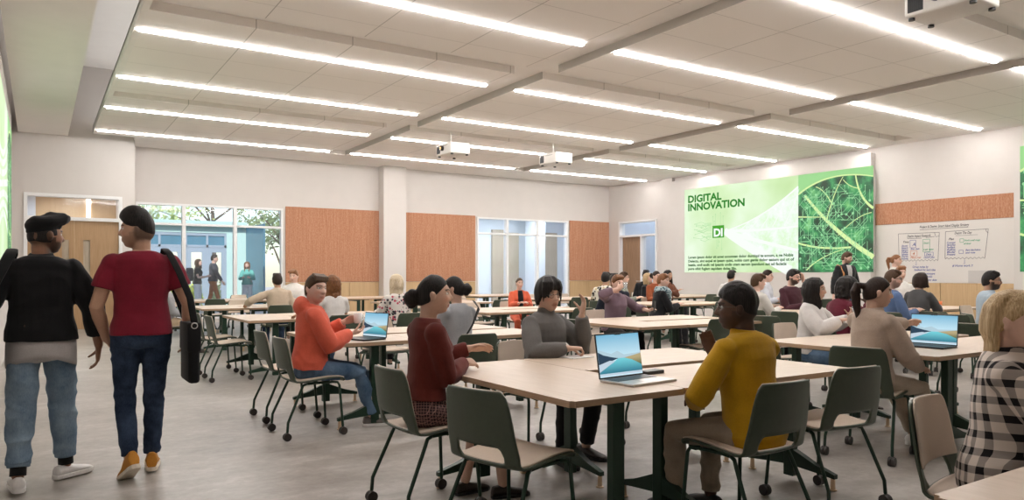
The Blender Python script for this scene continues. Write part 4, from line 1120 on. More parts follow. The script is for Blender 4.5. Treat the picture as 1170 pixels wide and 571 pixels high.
    if bt:
        mb = MB(); o = .008
        if bt.get('kind') == 'skirt':
            rs = []; hpR, knR, _ = LEG[1]; hpL, knL, _ = LEG[-1]
            c0 = P0 + V((0, -.03, .06)); mid = lambda t: hpR.lerp(knR, t).lerp(hpL.lerp(knL, t), .5)
            torso(mb, .016, -.26, .30)
            for t in (0, .3, .6, .9, 1.06):
                m = mid(t); a = (hpR.lerp(knR, t)-hpL.lerp(knL, t)).length/2 + .085-.02*t; dn = .088-.02*t
                rs.append([m + V((1, 0, 0))*a*math.copysign(abs(math.cos(q))**.8, math.cos(q)) + V((0, .1, 1)).normalized()*dn*math.copysign(abs(math.sin(q))**.8, math.sin(q)) - V((0, 0, .035*t)) for q in [2*PI*i/24 for i in range(24)]])
            mb.rings(rs)
        else:
            torso(mb, o-.002, -.26, .20)
            k = bt.get('wide', 1.0); ln = bt.get('len', .93)
            for sd in (1, -1):
                hp, kn, an = LEG[sd]
                mb.tube([hp, hp.lerp(kn, .35), hp.lerp(kn, .75), kn, kn.lerp(an, .3), kn.lerp(an, .65), kn.lerp(an, ln)], [.090*fat+o, .079*fat+o, .064*fat*k+o, .058*fat*k+o, .056*fat*k+o, .048*fat*k+o, .046*fat*k+o], n=18, rnd=False)
        me = remesh(mb, 'trousers', cv, 4); wrinkle(me, bt.get('wr', .0032), 19, 2.2, seed+3); me.materials.append(bt['mat']); link(bt.get('name', 'trousers'), me, None, rt)
        if bt.get('cuff'):
            for sd in (1, -1):
                hp, kn, an = LEG[sd]; b = MB(); c = kn.lerp(an, bt['len']); d = (an-kn).normalized()
                b.tube([c-d*.03, c-d*.025, c+d*.012, c+d*.016], [.054, .060, .060, .055], n=18, rnd=False); u = b.mesh('cuff', True); u.materials.append(bt['cuff']); link('rolled_cuff', u, None, rt)
    # shoes
    sh = g('shoe')
    if sh:
        for sd, nm in ((1, 'R'), (-1, 'L')):
            hp, kn, an = LEG[sd]; yaw = math.radians(g('toe'+nm, -sd*8)); pit = math.radians(g('heel'+nm, 0))
            T = Matrix.Translation((an.x, an.y, an.z)) @ Matrix.Rotation(yaw, 4, 'Z') @ Matrix.Rotation(-pit, 4, 'X') @ Matrix.Translation((0, 0, -.085)) @ Matrix.Scale((.90 if fem else 1.0)*(.3+.7*H), 4)
            b = MB(); rs = []
            hi = sh.get('high', .088)
            for y_c, w_, zt in ((-.078, .024, .05), (-.07, .034, hi*.95), (-.03, .037, hi), (.02, .039, hi*.92), (.06, .044, .068), (.11, .047, .055), (.15, .043, .046), (.178, .030, .036), (.188, .014, .026)):
                ring = []
                for i in range(18):
                    q = 2*PI*i/18; zz = .018 + (zt-.018)*(.5+.5*math.sin(q)); ring.append(T @ V((w_*math.copysign(abs(math.cos(q))**.6, math.cos(q))*(1-.25*max(0, math.sin(q))), y_c, zz)))
                rs.append(ring)
            b.rings(rs); u = remesh(b, 'shoe', max(.005, vox*.9), 2); u.materials.append(sh['mat']); so = link('shoe', u, None, rt)
            if near or g('sole'):
                b = MB(); rs = []
                for zz, e in ((.0, -.003), (.004, 0), (.024, 0), (.026, -.004)):
                    out = [(-.084, .0), (-.078, .026), (-.05, .038), (0, .040), (.06, .046), (.11, .050), (.16, .043), (.188, .022), (.196, 0)]
                    pl = [(w_+e, y_c) for y_c, w_ in out] + [(-w_-e, y_c) for y_c, w_ in reversed(out[1:-1])]
                    rs.append([T @ V((a, c, zz)) for a, c in pl])
                b.rings(rs); u = b.mesh('sole', False); u.materials.append(sh.get('sole', M['black'])); link('sole', u, None, so)
            if sh.get('sock'):
                b = MB(); d = (an-kn).normalized(); b.tube([kn.lerp(an, .84), an], [.043, .043], n=14, rnd=False); u = b.mesh('sock', True); u.materials.append(sh['sock']); link('sock', u, None, rt)
    # hair
    hst, hc_ = g('hair', ('short', (.03, .02, .015)))[:2]; hm = g('hairmat') or hairmat('hair', hc_)
    mb = MB(); th_ = {'short': .010, 'long': .012, 'bun': .008, 'ponytail': .008, 'curly': .020, 'afro': .016, 'beret': .003, 'quiff': .012, 'bowl': .017, 'wavy': .016, 'bob': .014}[hst]
    n1, n2 = 48, 36; rs = []
    for k in range(n2):
        t = PI*(k+.5)/n2 - PI/2; ring = []
        for i in range(n1):
            f = 2*PI*i/n1; u = V((math.cos(t)*math.cos(f), math.cos(t)*math.sin(f), math.sin(t)))
            yq = u.y*.096; zq = u.z*.118
            if hst == 'beret': zl = .055 if yq > .04 else (-.01 if yq > .0 else -.055)
            elif hst == 'quiff': zl = np.interp(yq, [-.096, -.04, .0, .05, .08, .096], [-.035, -.015, .012, .032, .052, .062])
            elif hst == 'afro': zl = np.interp(yq, [-.096, -.05, .0, .03, .065, .096], [-.05, -.035, .004, .024, .048, .060])
            elif hst == 'bowl': zl = np.interp(yq, [-.09, -.03, .015, .05, .08, .096], [-.085, -.07, -.035, .012, .030, .045])
            else: zl = np.interp(yq, [-.09, -.03, .0, .03, .065, .096], [-.075, -.05, -.012, .018, .050, .062 if not fem else .068])
            m = 1/(1+math.exp(-(zq-zl)/.004)); th2 = th_*(1+.9*max(0, u.z) if hst in ('short', 'quiff', 'bowl', 'wavy') else 1)
            if hst == 'quiff': th2 = .003 + .046*max(0, (u.z-.10))*(1+.75*u.y)
            if hst == 'afro': th2 = .003+.026*max(0, u.z+.05)**.8
            if hst == 'beret': th2 = .004
            part = 0
            r = 1 - .22*(1-m)
            p = V((u.x*(.074*r+th2*m), u.y*(.096*r+th2*m)*(1.05 if u.y < 0 else 1), u.z*(.118*r+th2*m)))
            ring.append(HM @ p)
        rs.append(ring)
    mb.rings(rs); rnd = random.Random(seed)
    hp = lambda a, b_, c: HM @ V((a, b_, c))
    if hst == 'bun':
        bz = g('bunz', .01); mb.ball(hp(.0, -.135, bz), .048*hs, 16); mb.ball(hp(.018, -.128, bz+.028), .032*hs, 14); mb.ball(hp(-.016, -.13, bz-.03), .034*hs, 14)
        if g('bun2'): mb.ball(hp(0, -.10, .10), .045*hs, 14)
    if hst == 'ponytail':
        base = hp(0, -.105, .045); D = [base, hp(0, -.15, .05), hp(.0, -.165, .0), hp(.0, -.15, -.09), hp(.005, -.13, -.18), hp(.01, -.12, -.26)]
        mb.tube(D, [.022, .03, .034, .030, .022, .008], n=12); mb.ball(base, .026, 12)
    if hst in ('long', 'bob', 'wavy', 'curly'):
        ln = g('hlen', -.30 if hst == 'long' else -.15 if hst == 'bob' else -.17); wv = hst in ('wavy', 'curly')
        R3 = HM.to_3x3().normalized(); ns = 54 if near else 26; fine = .0125 if near else .014
        a0_, a1_ = (195, 345) if g('back') else (158, 382)
        if not g('locks', True): a0_, a1_ = 178, 362
        a0_, a1_ = g('arc', (a0_, a1_))
        for k in range(ns):
            f = math.radians(a0_ + (a1_-a0_)*(k+.5)/ns); lay = rnd.uniform(.0, .012) + .008
            bx, by = math.cos(f), math.sin(f)
            ex_ = lambda zz, gr: V((bx*(.074*math.sqrt(max(.0, 1-(zz/.118)**2))+gr), by*(.101*math.sqrt(max(.0, 1-(zz/.118)**2))+gr), zz))
            part = V((.012*(1 if bx > 0 else -1), np.clip(by*.06+.02, -.06, .07), .124))
            L_ = [part, ex_(.095, lay+.006), ex_(.055, lay+.006), ex_(.0, lay+.004), ex_(-.05, lay+.012)]
            P_ = [HM @ p for p in L_]
            zend = hc.z + ln*hs*rnd.uniform(.90, 1.06)*(.93 if by > .2 else 1)
            flare = (1.10 if wv else .96) ; fwd = .02 if by > .15 else -.006
            e0 = HM @ V((bx*.088*flare, by*.10*(.9 if by < 0 else 1)+fwd, -.10)); e0.z = min(P_[-1].z-.02, hc.z-.09*hs)
            e1 = V((e0.x, e0.y, zend)) + R3 @ V((-bx*.012, (-.010 if by < 0 else .018), 0))
            n_ = 5
            for q in range(1, n_+1):
                p = e0.lerp(e1, (q-1)/(n_-1)) if zend < e0.z else e0.lerp(e1, 0)
                if wv: p = p + V((rnd.uniform(-1, 1), rnd.uniform(-1, 1), 0))*.010
                P_.append(p)
                if zend >= e0.z: break
            if wv: P_ = [p + V((rnd.uniform(-1, 1), rnd.uniform(-1, 1), rnd.uniform(-.5, .5)))*.005 for p in P_]
            rr_ = [fine*.7] + [fine*1.25]*(len(P_)-2) + [fine*.45]
            mb.tube(P_, rr_, n=6)
            if wv:
                for q in range(3): mb.ball(P_[rnd.randint(3, len(P_)-1)] + V((rnd.uniform(-1, 1), rnd.uniform(-1, 1), rnd.uniform(-1, 1)))*.012, rnd.uniform(.010, .016), 8)
    if hst == 'bowl':
        for k in range(11):
            f = math.radians(28+124*k/10); bx, by = math.cos(f)*.08, math.sin(f)*.094
            if abs(k-5) <= 1: continue
            z1 = .034 if abs(k-5) < 3 else -.01 if abs(k-5) < 5 else -.04
            mb.tube([hp(bx*.45, by*.5, .126), hp(bx*.88, by*.9+.012, .092), hp(bx*1.04, by*1.0+.014, .055), hp(bx*1.06, by*1.0+.010, z1)], [.018, .019, .015, .005], n=8)
    if hst == 'short' and not g('bald'):
        for k in range(7):
            a = (k-3)/3; mb.tube([hp(a*.05, .02, .122), hp(a*.06+.01, .075, .098), hp(a*.064+.02, .088, .070)], [.016, .016, .006], n=8)
    hv = max(vox*1.0, .0055)
    hm_ = remesh(mb, 'hair', hv, 5 if hst == 'long' else 2); wrinkle(hm_, .0004 if hst == 'long' else .0014 if near else .001, 120 if hst in ('curly', 'wavy', 'afro') else 60, .35, seed); hm_.materials.append(hm)
    ho = link('hair', hm_, None, rt)
    if hst == 'beret':
        b = MB(); cp = []
        for zc, rx, ry, yo in ((.030, .079, .101, -.006), (.055, .082, .104, -.004), (.075, .094, .118, .004), (.098, .102, .130, .012), (.122, .096, .126, .016), (.138, .074, .100, .012), (.146, .040, .06, .006), (.148, .012, .02, .0)):
            cp.append([HM @ V((rx*math.cos(q), yo + ry*math.sin(q), zc + (.020*math.sin(q)-.012 if zc > .06 else .022*math.sin(q)) + .006*math.sin(3*q+zc*40)*(zc > .06))) for q in [2*PI*i/36 for i in range(36)]])
        b.rings(cp); u = remesh(b, 'cap', .006, 2); wrinkle(u, .003, 40, 1, 4); u.materials.append(g('capmat')); link('soft_cap', u, None, rt)
    if g('glasses'):
        b = MB()
        for sd in (-1, 1):
            b.tube([hp(sd*.033+.021*math.cos(q), .098-.004*abs(math.cos(q)), .006+.018*math.sin(q)) for q in [2*PI*i/18 for i in range(19)]], .0016 if near else .003, n=6, rnd=False)
            b.tube([hp(sd*.054, .092, .010), hp(sd*.078, .055, .012), hp(sd*.082, -.01, .008)], .0016 if near else .003, n=6)
        b.tube([hp(-.012, .100, .008), hp(0, .104, .011), hp(.012, .100, .008)], .0016, n=6)
        u = b.mesh('glasses', True); u.materials.append(g('glasses')); link('glasses', u, None, rt)
    rt_info = dict(root=rt, HM=HM, ARM=ARM, LEG=LEG, spine=spine, SH=SH)
    return rt_info
def wpt(info, p):                                                    # a point of a person's frame in the room
    r = info['root']; a = r.rotation_euler.z; c, s = math.cos(a), math.sin(a); p = V(p)
    return V((r.location.x + p.x*c - p.y*s, r.location.y + p.x*s + p.y*c, r.location.z + p.z))
def band(info, name, pts, w, th, mat):
    b = MB(); b.tube(pts, [(w, th)]*len(pts), side=None, n=8, rnd=False); return b
# ------------------------------------------------------------------ clothes and people
BLK, DBR, BRN, AUB, BLD, GNG = (.008, .006, .006), (.018, .010, .007), (.05, .026, .013), (.13, .048, .018), (.42, .29, .15), (.16, .07, .03)
HMAT = {c: hairmat('hair_%d' % k, c) for k, c in enumerate((BLK, DBR, BRN, AUB, BLD, GNG))}
HMAT[BLD] = hairmat('hair_blonde', (.30, .19, .085), (.66, .50, .30)); HMAT[AUB] = hairmat('hair_auburn', (.075, .028, .011), (.28, .12, .045))
HMAT[BLK] = hairmat('hair_black', (.006, .005, .005), (.025, .02, .018))
PB = hairmat('hair_pale_blonde', (.46, .35, .22), (.76, .66, .50))
Fb = {}
def fab(n, c, **k):
    if n not in Fb: Fb[n] = fabric(n, c, **k)
    return Fb[n]
JL = denim('light_denim', (.10, .16, .235), (.27, .36, .44)); JD = denim('dark_denim', (.010, .018, .04), (.045, .072, .125)); JM = denim('blue_denim', (.055, .105, .18), (.14, .22, .33))
PLAID = plaid('black_white_plaid', (.70, .62, .56), (.018, .016, .018), .066)
SKIRT = tattersall('maroon_check', (.028, .012, .016), (.30, .17, .15), .015)
FLORAL = blotch('floral_print', (.70, .66, .62), ((.04, .03, .05), (.45, .05, .10), (.02, .03, .03), (.70, .66, .62)), 34)
CHECK = blotch('black_white_print', (.72, .68, .60), ((.02, .02, .02), (.015, .015, .015), (.5, .42, .25)), 20)
SCARF = blotch('striped_scarf', (.42, .52, .55), ((.03, .08, .11), (.04, .10, .13)), 40)
TAN, MED, DRK, BRW = (.62, .40, .30), (.50, .30, .20), (.085, .042, .026), (.27, .135, .08)
FAIR = (.68, .45, .36)
SH_DARK = dict(mat=plain('dark_shoe_leather', (.03, .02, .015), .5), sole=M['black'])
SH_WHITE = dict(mat=plain('white_sneaker', (.74, .72, .70), .5), sole=plain('white_sole', (.80, .78, .75), .6))
SH_BLACK = dict(mat=plain('black_sneaker', (.012, .012, .013), .6), sole=M['black'])
SH_TAN = dict(mat=fab('tan_suede', (.50, .22, .035)), sole=plain('cream_sole', (.72, .64, .52), .6), high=.125)
TR_BLK = dict(mat=fab('black_trousers', (.014, .014, .016))); TR_KH = dict(mat=fab('khaki_trousers', (.30, .245, .185)), wr=.0038); TR_SAND = dict(mat=fab('sand_trousers', (.42, .35, .275)), wr=.0038)
def P(label, x, y, hd, hair, hcol, skin, top, bottom, **k):
    k.setdefault('hairmat', HMAT.get(hcol))
    return person(label, x, y, hd, hair=(hair, hcol), skin=skin, top=top, bottom=bottom, **k)

# ---- the two walkers at the left
p1 = P('man in black jacket and soft black cap walking away, head turned right', .02, 5.40, 90, 'beret', BLK, BRW,
  dict(mat=fab('black_jacket', (.009, .009, .010)), off=.016, loose=.016, hem=-.17, sleeve=.42, sw=.014, neck='collar', name='jacket', shirttail=fab('grey_tee', (.46, .44, .43)), wr=.0035),
  dict(mat=JL, wide=1.22, len=.84, cuff=JL, wr=.006), pose='stand', H=.97, vox=.0055, head=(-62, -2, 0), handR=(.31, .03, .84), elbR=V((.6, -.8, 0)), handL=(-.30, .02, .86), elbL=V((-.6, -.8, 0)),
  dirR=V((-.05, .12, -1)), palmR=V((-1, .1, 0)), dirL=V((0, .1, -1)), footL=(-.12, -.17, .09), footR=(.13, .08, .09), toeR=-52, toeL=6, kneeR=V((.1, 1, 0)),
  shoe=dict(SH_WHITE, sock=fab('black_sock', (.01, .01, .01))), capmat=fab('black_cap_cloth', (.008, .008, .009)), beard=.8, fade=.6, curl=.4, lean=1, fat=1.02)
p2 = P('man in burgundy T-shirt and dark jeans walking away, head turned left', .56, 5.26, 90, 'quiff', BLK, MED,
  dict(mat=fab('burgundy_tee', (.20, .012, .028)), off=.012, loose=.004, hem=-.17, sleeve=.0, sw=.006, neck='crew', name='t_shirt', wr=.0025),
  dict(mat=JD, wide=.98, len=.95, wr=.004), pose='stand', H=.995, vox=.0055, head=(66, 0, 0), handL=(-.19, .12, .885), elbL=V((-.8, -.8, 0)), handR=(.29, .05, .86), elbR=V((.7, -.7, 0)),
  dirL=V((.45, .6, -.6)), dirR=V((0, .1, -1)), footL=(-.075, -.08, .135), footR=(.075, .12, .09), heelL=30, toeL=14, toeR=-8, shoe=SH_TAN, fade=.75, beard=.25, lean=1, arm=1.08)

# ---- seated near people
p3 = P('woman in maroon sweater and checked skirt, black hair in a low bun', 1.825, 3.74, -4, 'bun', BLK, TAN,
  dict(mat=fab('maroon_sweater', (.115, .020, .015)), off=.014, loose=.012, hem=.06, neck='crew', sw=.014, ), dict(mat=SKIRT, kind='skirt', name='skirt', wr=.002),
  fem=True, H=.96, pz=.575, vox=.005, lean=5, head=(-18, 0, 0), handR=(-.02, .26, .785), handL=(-.16, .36, .85), elbR=V((.5, -.5, -1)), elbL=V((-.6, -.2, -1)), dirR=V((-.5, 1, -.05)), palmR=V((-.6, -.1, -.8)), dirL=V((.12, 1, .06)), palmL=V((.75, .0, -.6)),
  footR=(.08, .46, .08), footL=(-.09, .30, .08), shoe=SH_DARK, curl=.32, bunz=-.02, lip=(.40, .14, .13), fat=.95)
p4 = P('man in mustard shirt with thin glasses, one hand raised', 3.01, 2.43, 90, 'afro', BLK, DRK,
  dict(mat=fab('mustard_knit', (.42, .235, .006)), off=.010, loose=.008, hem=-.26, neck='collar', sw=.012, wr=.003), TR_KH | dict(len=.97),
  H=.94, pz=.535, vox=.005, lean=11, head=(40, -2, 0), handL=(-.13, .27, .645), handR=(.08, .34, .86), elbL=V((-1, -.7, -.2)), elbR=V((.5, -.2, -1)), dirL=V((.55, .8, -.15)), palmL=V((.2, .1, -1)), dirR=V((-.35, .1, 1)), palmR=V((-.75, -.6, 0)),
  curl=(.55, .6, .7, .75), footL=(-.07, .47, .085), footR=(.13, .40, .085), kneeL=V((-.42, 1, .9)), shoe=SH_BLACK, glasses=M['frame_metal'], beard=.35, fade=.5, neck=.0)
p5 = P('man in grey turtleneck with glasses and black fringe, hand raised', 3.08, 4.36, -86, 'bowl', BLK, TAN,
  dict(mat=fab('grey_turtleneck', (.135, .13, .125)), off=.012, loose=.012, hem=-.13, neck='turtle', sw=.014), TR_BLK, H=.93, vox=.005, lean=6, twist=14, head=(-20, -2, 2),
  handL=(-.20, .20, 1.0), handR=(.05, .33, .79), elbL=V((-.5, .55, -1)), elbR=V((1, -.2, -.5)), dirL=V((-.15, .1, 1)), palmL=V((.8, -.3, 0)), dirR=V((-.8, .6, 0)), palmR=V((-.3, .2, -1)),
  curl=.45, curlR=.95, footL=(-.17, .28, .085), footR=(.1, .34, .085), shoe=SH_DARK, glasses=M['frame_metal'], hs=1.03)
p6 = P('man in coral hoodie holding a white cup, smiling to the right', 1.88, 6.0, -4, 'short', BRN, FAIR,
  dict(mat=fab('coral_hoodie', (.66, .125, .075)), off=.016, loose=.018, hem=-.13, hood=True, neck='crew', sw=.018, wr=.0035), dict(mat=JM, wr=.004), H=.97, vox=.0055, lean=6, head=(-58, 0, -4), twist=-6,
  handR=(.06, .32, .80), handL=(-.15, .33, .885), elbR=V((.6, -.4, -1)), elbL=V((-.6, -.2, -1)), dirR=V((-.3, 1, .1)), palmR=V((-.4, 0, 1)), dirL=V((.25, .85, .3)), palmL=V((.75, .35, -.1)),
  curl=.4, footR=(.02, .53, .085), footL=(-.12, .74, .24), kneeL=V((-.05, 1, 1.2)), shoe=dict(mat=fab('grey_shoe', (.16, .14, .13)), sole=SH_WHITE['sole']))
p7 = P('woman in beige blazer with dark ponytail pointing at her laptop', 5.03, 3.05, -8, 'ponytail', DBR, TAN,
  dict(mat=fab('beige_blazer', (.43, .34, .275)), off=.016, loose=.016, hem=-.26, neck='collar', sw=.016, name='blazer'), TR_SAND, fem=True, H=.96, vox=.0055, lean=8, head=(-34, -4, 0),
  handL=(-.10, .53, .92), handR=(.15, .33, .625), elbL=V((-.4, -.1, -1)), elbR=V((.6, -.6, -.6)), dirL=V((-.05, 1, .12)), palmL=V((.8, .1, -.5)), dirR=V((-.2, 1, -.1)), palmR=V((-.2, .1, -1)), curl=.22,
  footR=(.10, .52, .085), footL=(-.10, .60, .085), shoe=SH_WHITE)
p8 = P('woman in white sweater with long dark hair holding a small cup', 6.4, 4.5, -80, 'long', BLK, TAN,
  dict(mat=fab('white_sweater', (.70, .67, .65)), off=.018, loose=.020, hem=-.13, neck='crew', sw=.022), dict(mat=JM), fem=True, H=.93, vox=.0065, eyes=True, lean=5, head=(10, -4, 0), twist=12,
  handR=(.02, .30, .86), handL=(-.18, .31, .86), dirR=V((-.8, .5, .1)), dirL=V((.3, .5, .8)), palmL=V((.8, -.4, 0)), elbR=V((1, -.3, -1)), elbL=V((-1, 0, -1)), curl=.5, hlen=-.22, shoe=SH_DARK, footR=(.02, .42, .085), footL=(-.22, .45, .085), lip=(.45, .15, .15))
p9 = P('blonde woman in black and white plaid shirt at the right edge', 3.13, 1.38, -64, 'long', BLD, FAIR,
  dict(mat=PLAID, off=.016, loose=.020, hem=-.24, neck='collar', sw=.018, name='shirt', wr=.0035), dict(mat=JM), fem=True, H=.92, pz=.54, vox=.005, lean=7, head=(-20, -4, 0), handR=(-.02, .33, .80), handL=(-.16, .34, .80), elbR=V((1, -.4, -.8)), elbL=V((-1, -.3, -.8)), hlen=-.27, arc=(165, 336), shoe=SH_DARK, curl=.5)

# ---- middle distance
def tp(n, c, **k): return dict(dict(mat=fab(n, c), off=.012, loose=.014, hem=-.13, neck='crew', sw=.012, sm=3), **k)
p10 = P('woman in pale grey sweater with a dark bun and black shoulder strap', 3.12, 5.7, 100, 'bun', BLK, TAN, tp('pale_grey_knit', (.36, .37, .39)), TR_BLK, fem=True, H=.96, vox=.0065, lean=5, head=(32, 0, 0), bun2=False, bunz=.0, handR=(.05, .34, .78), handL=(-.12, .34, .78), shoe=SH_DARK, eyes=False)
P('woman with auburn curls in a white T-shirt, back turned', 3.15, 9.02, 92, 'wavy', AUB, MED, tp('white_tee', (.70, .68, .66), sleeve=0), dict(mat=JM), fem=True, H=.95, vox=.0085, lean=6, handL=(-.38, .30, .78), handR=(.10, .34, .78), elbL=V((-1, -.2, -.6)), hlen=-.17, back=True, locks=False)
P('woman with very long pale blonde hair in a floral shirt', 4.02, 9.04, 92, 'long', BLD, FAIR, tp('floral', (1, 1, 1), mat=FLORAL), TR_BLK, fem=True, H=.98, vox=.0085, lean=3, handR=(.1, .34, .78), handL=(-.14, .34, .78), hairmat=PB, hlen=-.42, back=True, locks=False)
P('man in tan shirt leaning on the table, back turned', 3.38, 12.42, 86, 'short', DBR, MED, tp('tan_shirt', (.52, .42, .32), neck='collar'), dict(mat=JD), H=1.0, vox=.010, lean=14, handL=(-.46, .30, .80), elbL=V((-1, -.2, -.4)), handR=(.15, .35, .78))
P('man in white shirt facing the tan shirt man across the table', 4.28, 14.6, -105, 'short', GNG, FAIR, tp('white_shirt', (.72, .70, .68), neck='collar'), TR_BLK, H=1.10, vox=.011, lean=8, head=(-25, -4, 0), handR=(.1, .34, .80), handL=(-.14, .34, .80))
P('person in tan trousers mostly hidden behind the dark bag', 1.72, 12.95, 0, 'short', DBR, MED, tp('grey_shirt', (.30, .30, .31)), dict(mat=fab('tan_chinos', (.46, .35, .24))), H=.96, vox=.010, handR=(.12, .3, .62), handL=(-.12, .3, .62), shoe=SH_DARK)
p13 = P('woman in mauve top raising a glass to her face', 6.66, 7.72, -95, 'short', AUB, FAIR, tp('mauve_top', (.17, .115, .145), loose=.024, sleeve=.35), TR_BLK, fem=True, H=.97, vox=.008, lean=6, head=(4, -6, 0), handR=(.12, .22, 1.10), elbR=V((1, .1, -.15)), dirR=V((-.8, .25, .5)), palmR=V((-.3, -1, 0)), handL=(-.40, .24, .80), elbL=V((-1, -.2, -.6)), dirL=V((-.2, 1, .35)), curl=.7)
p14 = P('woman in black with a striped scarf and fair short hair', 8.52, 8.82, -22, 'short', GNG, FAIR, tp('black_top', (.012, .012, .014)), TR_BLK, fem=True, H=1.0, vox=.0095, lean=12, head=(-35, -4, 0), handR=(.05, .36, .80), handL=(-.14, .34, .80))
P('man in a black and white patterned shirt, back turned', 9.2, 10.95, 38, 'short', BLK, MED, tp('pattern', (1, 1, 1), mat=CHECK), TR_BLK, H=1.03, vox=.011, lean=8, handR=(.1, .34, .80), handL=(-.14, .34, .80))
P('man in navy with thick black hair, back turned', 7.65, 8.84, 58, 'short', BLK, TAN, tp('navy_top', (.018, .022, .035)), TR_BLK, H=.99, vox=.010, lean=8, head=(10, 0, 0), handR=(.1, .34, .80), handL=(-.14, .34, .80))
P('man with glasses in a grey green shirt by the far doorway', 10.28, 11.72, -48, 'short', BRN, FAIR, tp('grey_green_shirt', (.22, .24, .20), neck='collar'), TR_BLK, H=1.04, vox=.011, lean=6, head=(5, 0, 0), handR=(.1, .34, .80), handL=(-.14, .34, .80), glasses=M['black'])
P('woman with brown tied hair in a rust cardigan, smiling', 11.22, 11.7, -95, 'bun', DBR, FAIR, tp('rust_cardigan', (.27, .075, .03)), TR_BLK, fem=True, H=1.09, vox=.011, lean=6, head=(10, -4, 0), handR=(.1, .34, .80), handL=(-.14, .34, .80))
P('woman with long black hair in a brown jacket, arms crossed', 12.3, 12.42, -92, 'long', BLK, MED, tp('brown_jacket', (.15, .055, .03)), TR_BLK, fem=True, H=1.12, vox=.011, lean=4, head=(10, 0, 0), handR=(-.12, .26, .92), handL=(.12, .28, .90), elbR=V((1, 0, -.6)), elbL=V((-1, 0, -.6)), hlen=-.24)
P('dark haired person half hidden behind the blonde in black', 12.75, 13.6, 40, 'short', BLK, MED, tp('black_top', (.012, .012, .014)), TR_BLK, H=1.12, vox=.012)
P('fair haired woman in black next to the scarf woman', 11.6, 12.4, -60, 'bob', BLD, FAIR, tp('black_top', (.012, .012, .014)), TR_BLK, fem=True, H=1.02, vox=.012, lean=8, head=(-10, 0, 0))
P('woman in coral jacket and black top facing the camera', 7.4, 11.22, -110, 'bun', BRN, FAIR, tp('coral_jacket', (.62, .12, .06), under=fab('black_top', (.012, .012, .014)), neck=None), dict(mat=Fb['coral_jacket']), fem=True, H=.90, vox=.010, lean=2, head=(6, 0, 0), handR=(.08, .3, .78), handL=(-.08, .3, .78), hs=.93)
P('brown haired man seen past the mustard man\'s head', 8.62, 6.95, -12, 'short', BRN, FAIR, tp('pale_top', (.62, .60, .56)), TR_BLK, H=.98, vox=.009, lean=5, head=(-15, 0, 0), handR=(.1, .34, .80), handL=(-.14, .34, .80))
P('dark haired person with a black shoulder strap below the projection', 13.25, 11.35, 20, 'short', BLK, MED, tp('white_shirt', (.72, .70, .68)), TR_BLK, H=1.10, vox=.012)
P('man in pale shirt with folded hands below the projection', 12.86, 10.12, -62, 'short', DBR, FAIR, tp('pale_blue_white_shirt', (.58, .60, .66), neck='collar', sleeve=.4), TR_BLK, H=1.10, vox=.011, lean=6, head=(6, 0, 0), handR=(.05, .36, .80), handL=(-.1, .36, .80))
p25 = P('bearded man in dark plum sweater holding a phone to his ear', 10.4, 7.68, -95, 'short', BLK, FAIR, tp('plum_sweater', (.055, .018, .026)), TR_BLK, H=1.09, vox=.0095, lean=6, head=(18, -4, 0), beard=.9, handL=(-.17, .13, 1.18), elbL=V((-1, .2, -.6)), dirL=V((.3, .1, 1)), palmL=V((1, 0, 0)), handR=(.08, .34, .80), curl=.6, glasses=M['black'])
p33 = P('person in burgundy jacket with dark curls seen from behind', 7.05, 4.62, -20, 'curly', BLK, DRK, tp('burgundy_jacket', (.11, .012, .025)), TR_BLK, H=.95, vox=.0075, lean=14, head=(-20, -5, 0), handR=(.0, .36, .98), elbR=V((.6, .2, -1)), dirR=V((-.4, .2, 1)), handL=(-.14, .34, .80), hlen=-.10, locks=False, eyes=False)
P('man in black jacket and grey T-shirt standing before the projection', 14.3, 9.2, -110, 'short', BRN, FAIR, dict(mat=fab('black_leather', (.018, .018, .02)), off=.02, loose=.02, hem=-.14, sw=.016, neck='collar', name='jacket', under=fab('grey_tee', (.46, .44, .43)), sm=3), dict(mat=JM), pose='stand', H=1.03, vox=.011, beard=.7, head=(38, -12, 0), handR=(.30, .03, .86), handL=(-.3, .05, .86), shoe=SH_DARK)
P('woman with tied reddish hair standing by the whiteboard', 14.3, 8.15, -70, 'ponytail', GNG, FAIR, tp('grey_white_top', (.58, .56, .53)), dict(mat=JD), pose='stand', fem=True, H=.99, vox=.012, head=(0, 0, 0), shoe=SH_DARK)
P('man with glasses in white and blue left of the whiteboard notes', 9.72, 5.62, -30, 'short', BRN, FAIR, tp('blue_shirt', (.10, .16, .30), under=Fb['white_shirt']), TR_BLK, H=1.06, vox=.009, lean=6, head=(-25, -4, 0), glasses=M['black'], beard=.5, handR=(.1, .34, .80), handL=(-.14, .34, .80))
P('ginger man in white shirt before the whiteboard', 13.95, 7.85, -125, 'short', GNG, FAIR, tp('white_shirt', (.72, .70, .68), neck='collar'), TR_BLK, H=1.20, vox=.011, lean=6, head=(0, 0, 0), handR=(.1, .34, .80), handL=(-.14, .34, .80))
p30 = P('woman in dark grey top with short dark hair holding an orange drink', 10.88, 5.85, 2, 'bob', DBR, FAIR, tp('dark_grey_top', (.075, .075, .078)), TR_BLK, fem=True, H=1.02, vox=.009, lean=12, head=(-30, 0, 0), hlen=-.10, handR=(.10, .42, .82), handL=(-.12, .34, .80), dirR=V((-.2, 1, .2)), curl=.7)
p31 = P('bearded man with glasses in a pale blue shirt near the whiteboard', 10.25, 4.62, -50, 'short', BLK, MED, tp('pale_blue_shirt', (.36, .43, .49), neck='collar'), TR_BLK, H=1.03, vox=.008, lean=4, head=(-12, 0, 0), beard=.95, glasses=M['black'], handR=(.1, .34, .80), handL=(-.14, .34, .80))
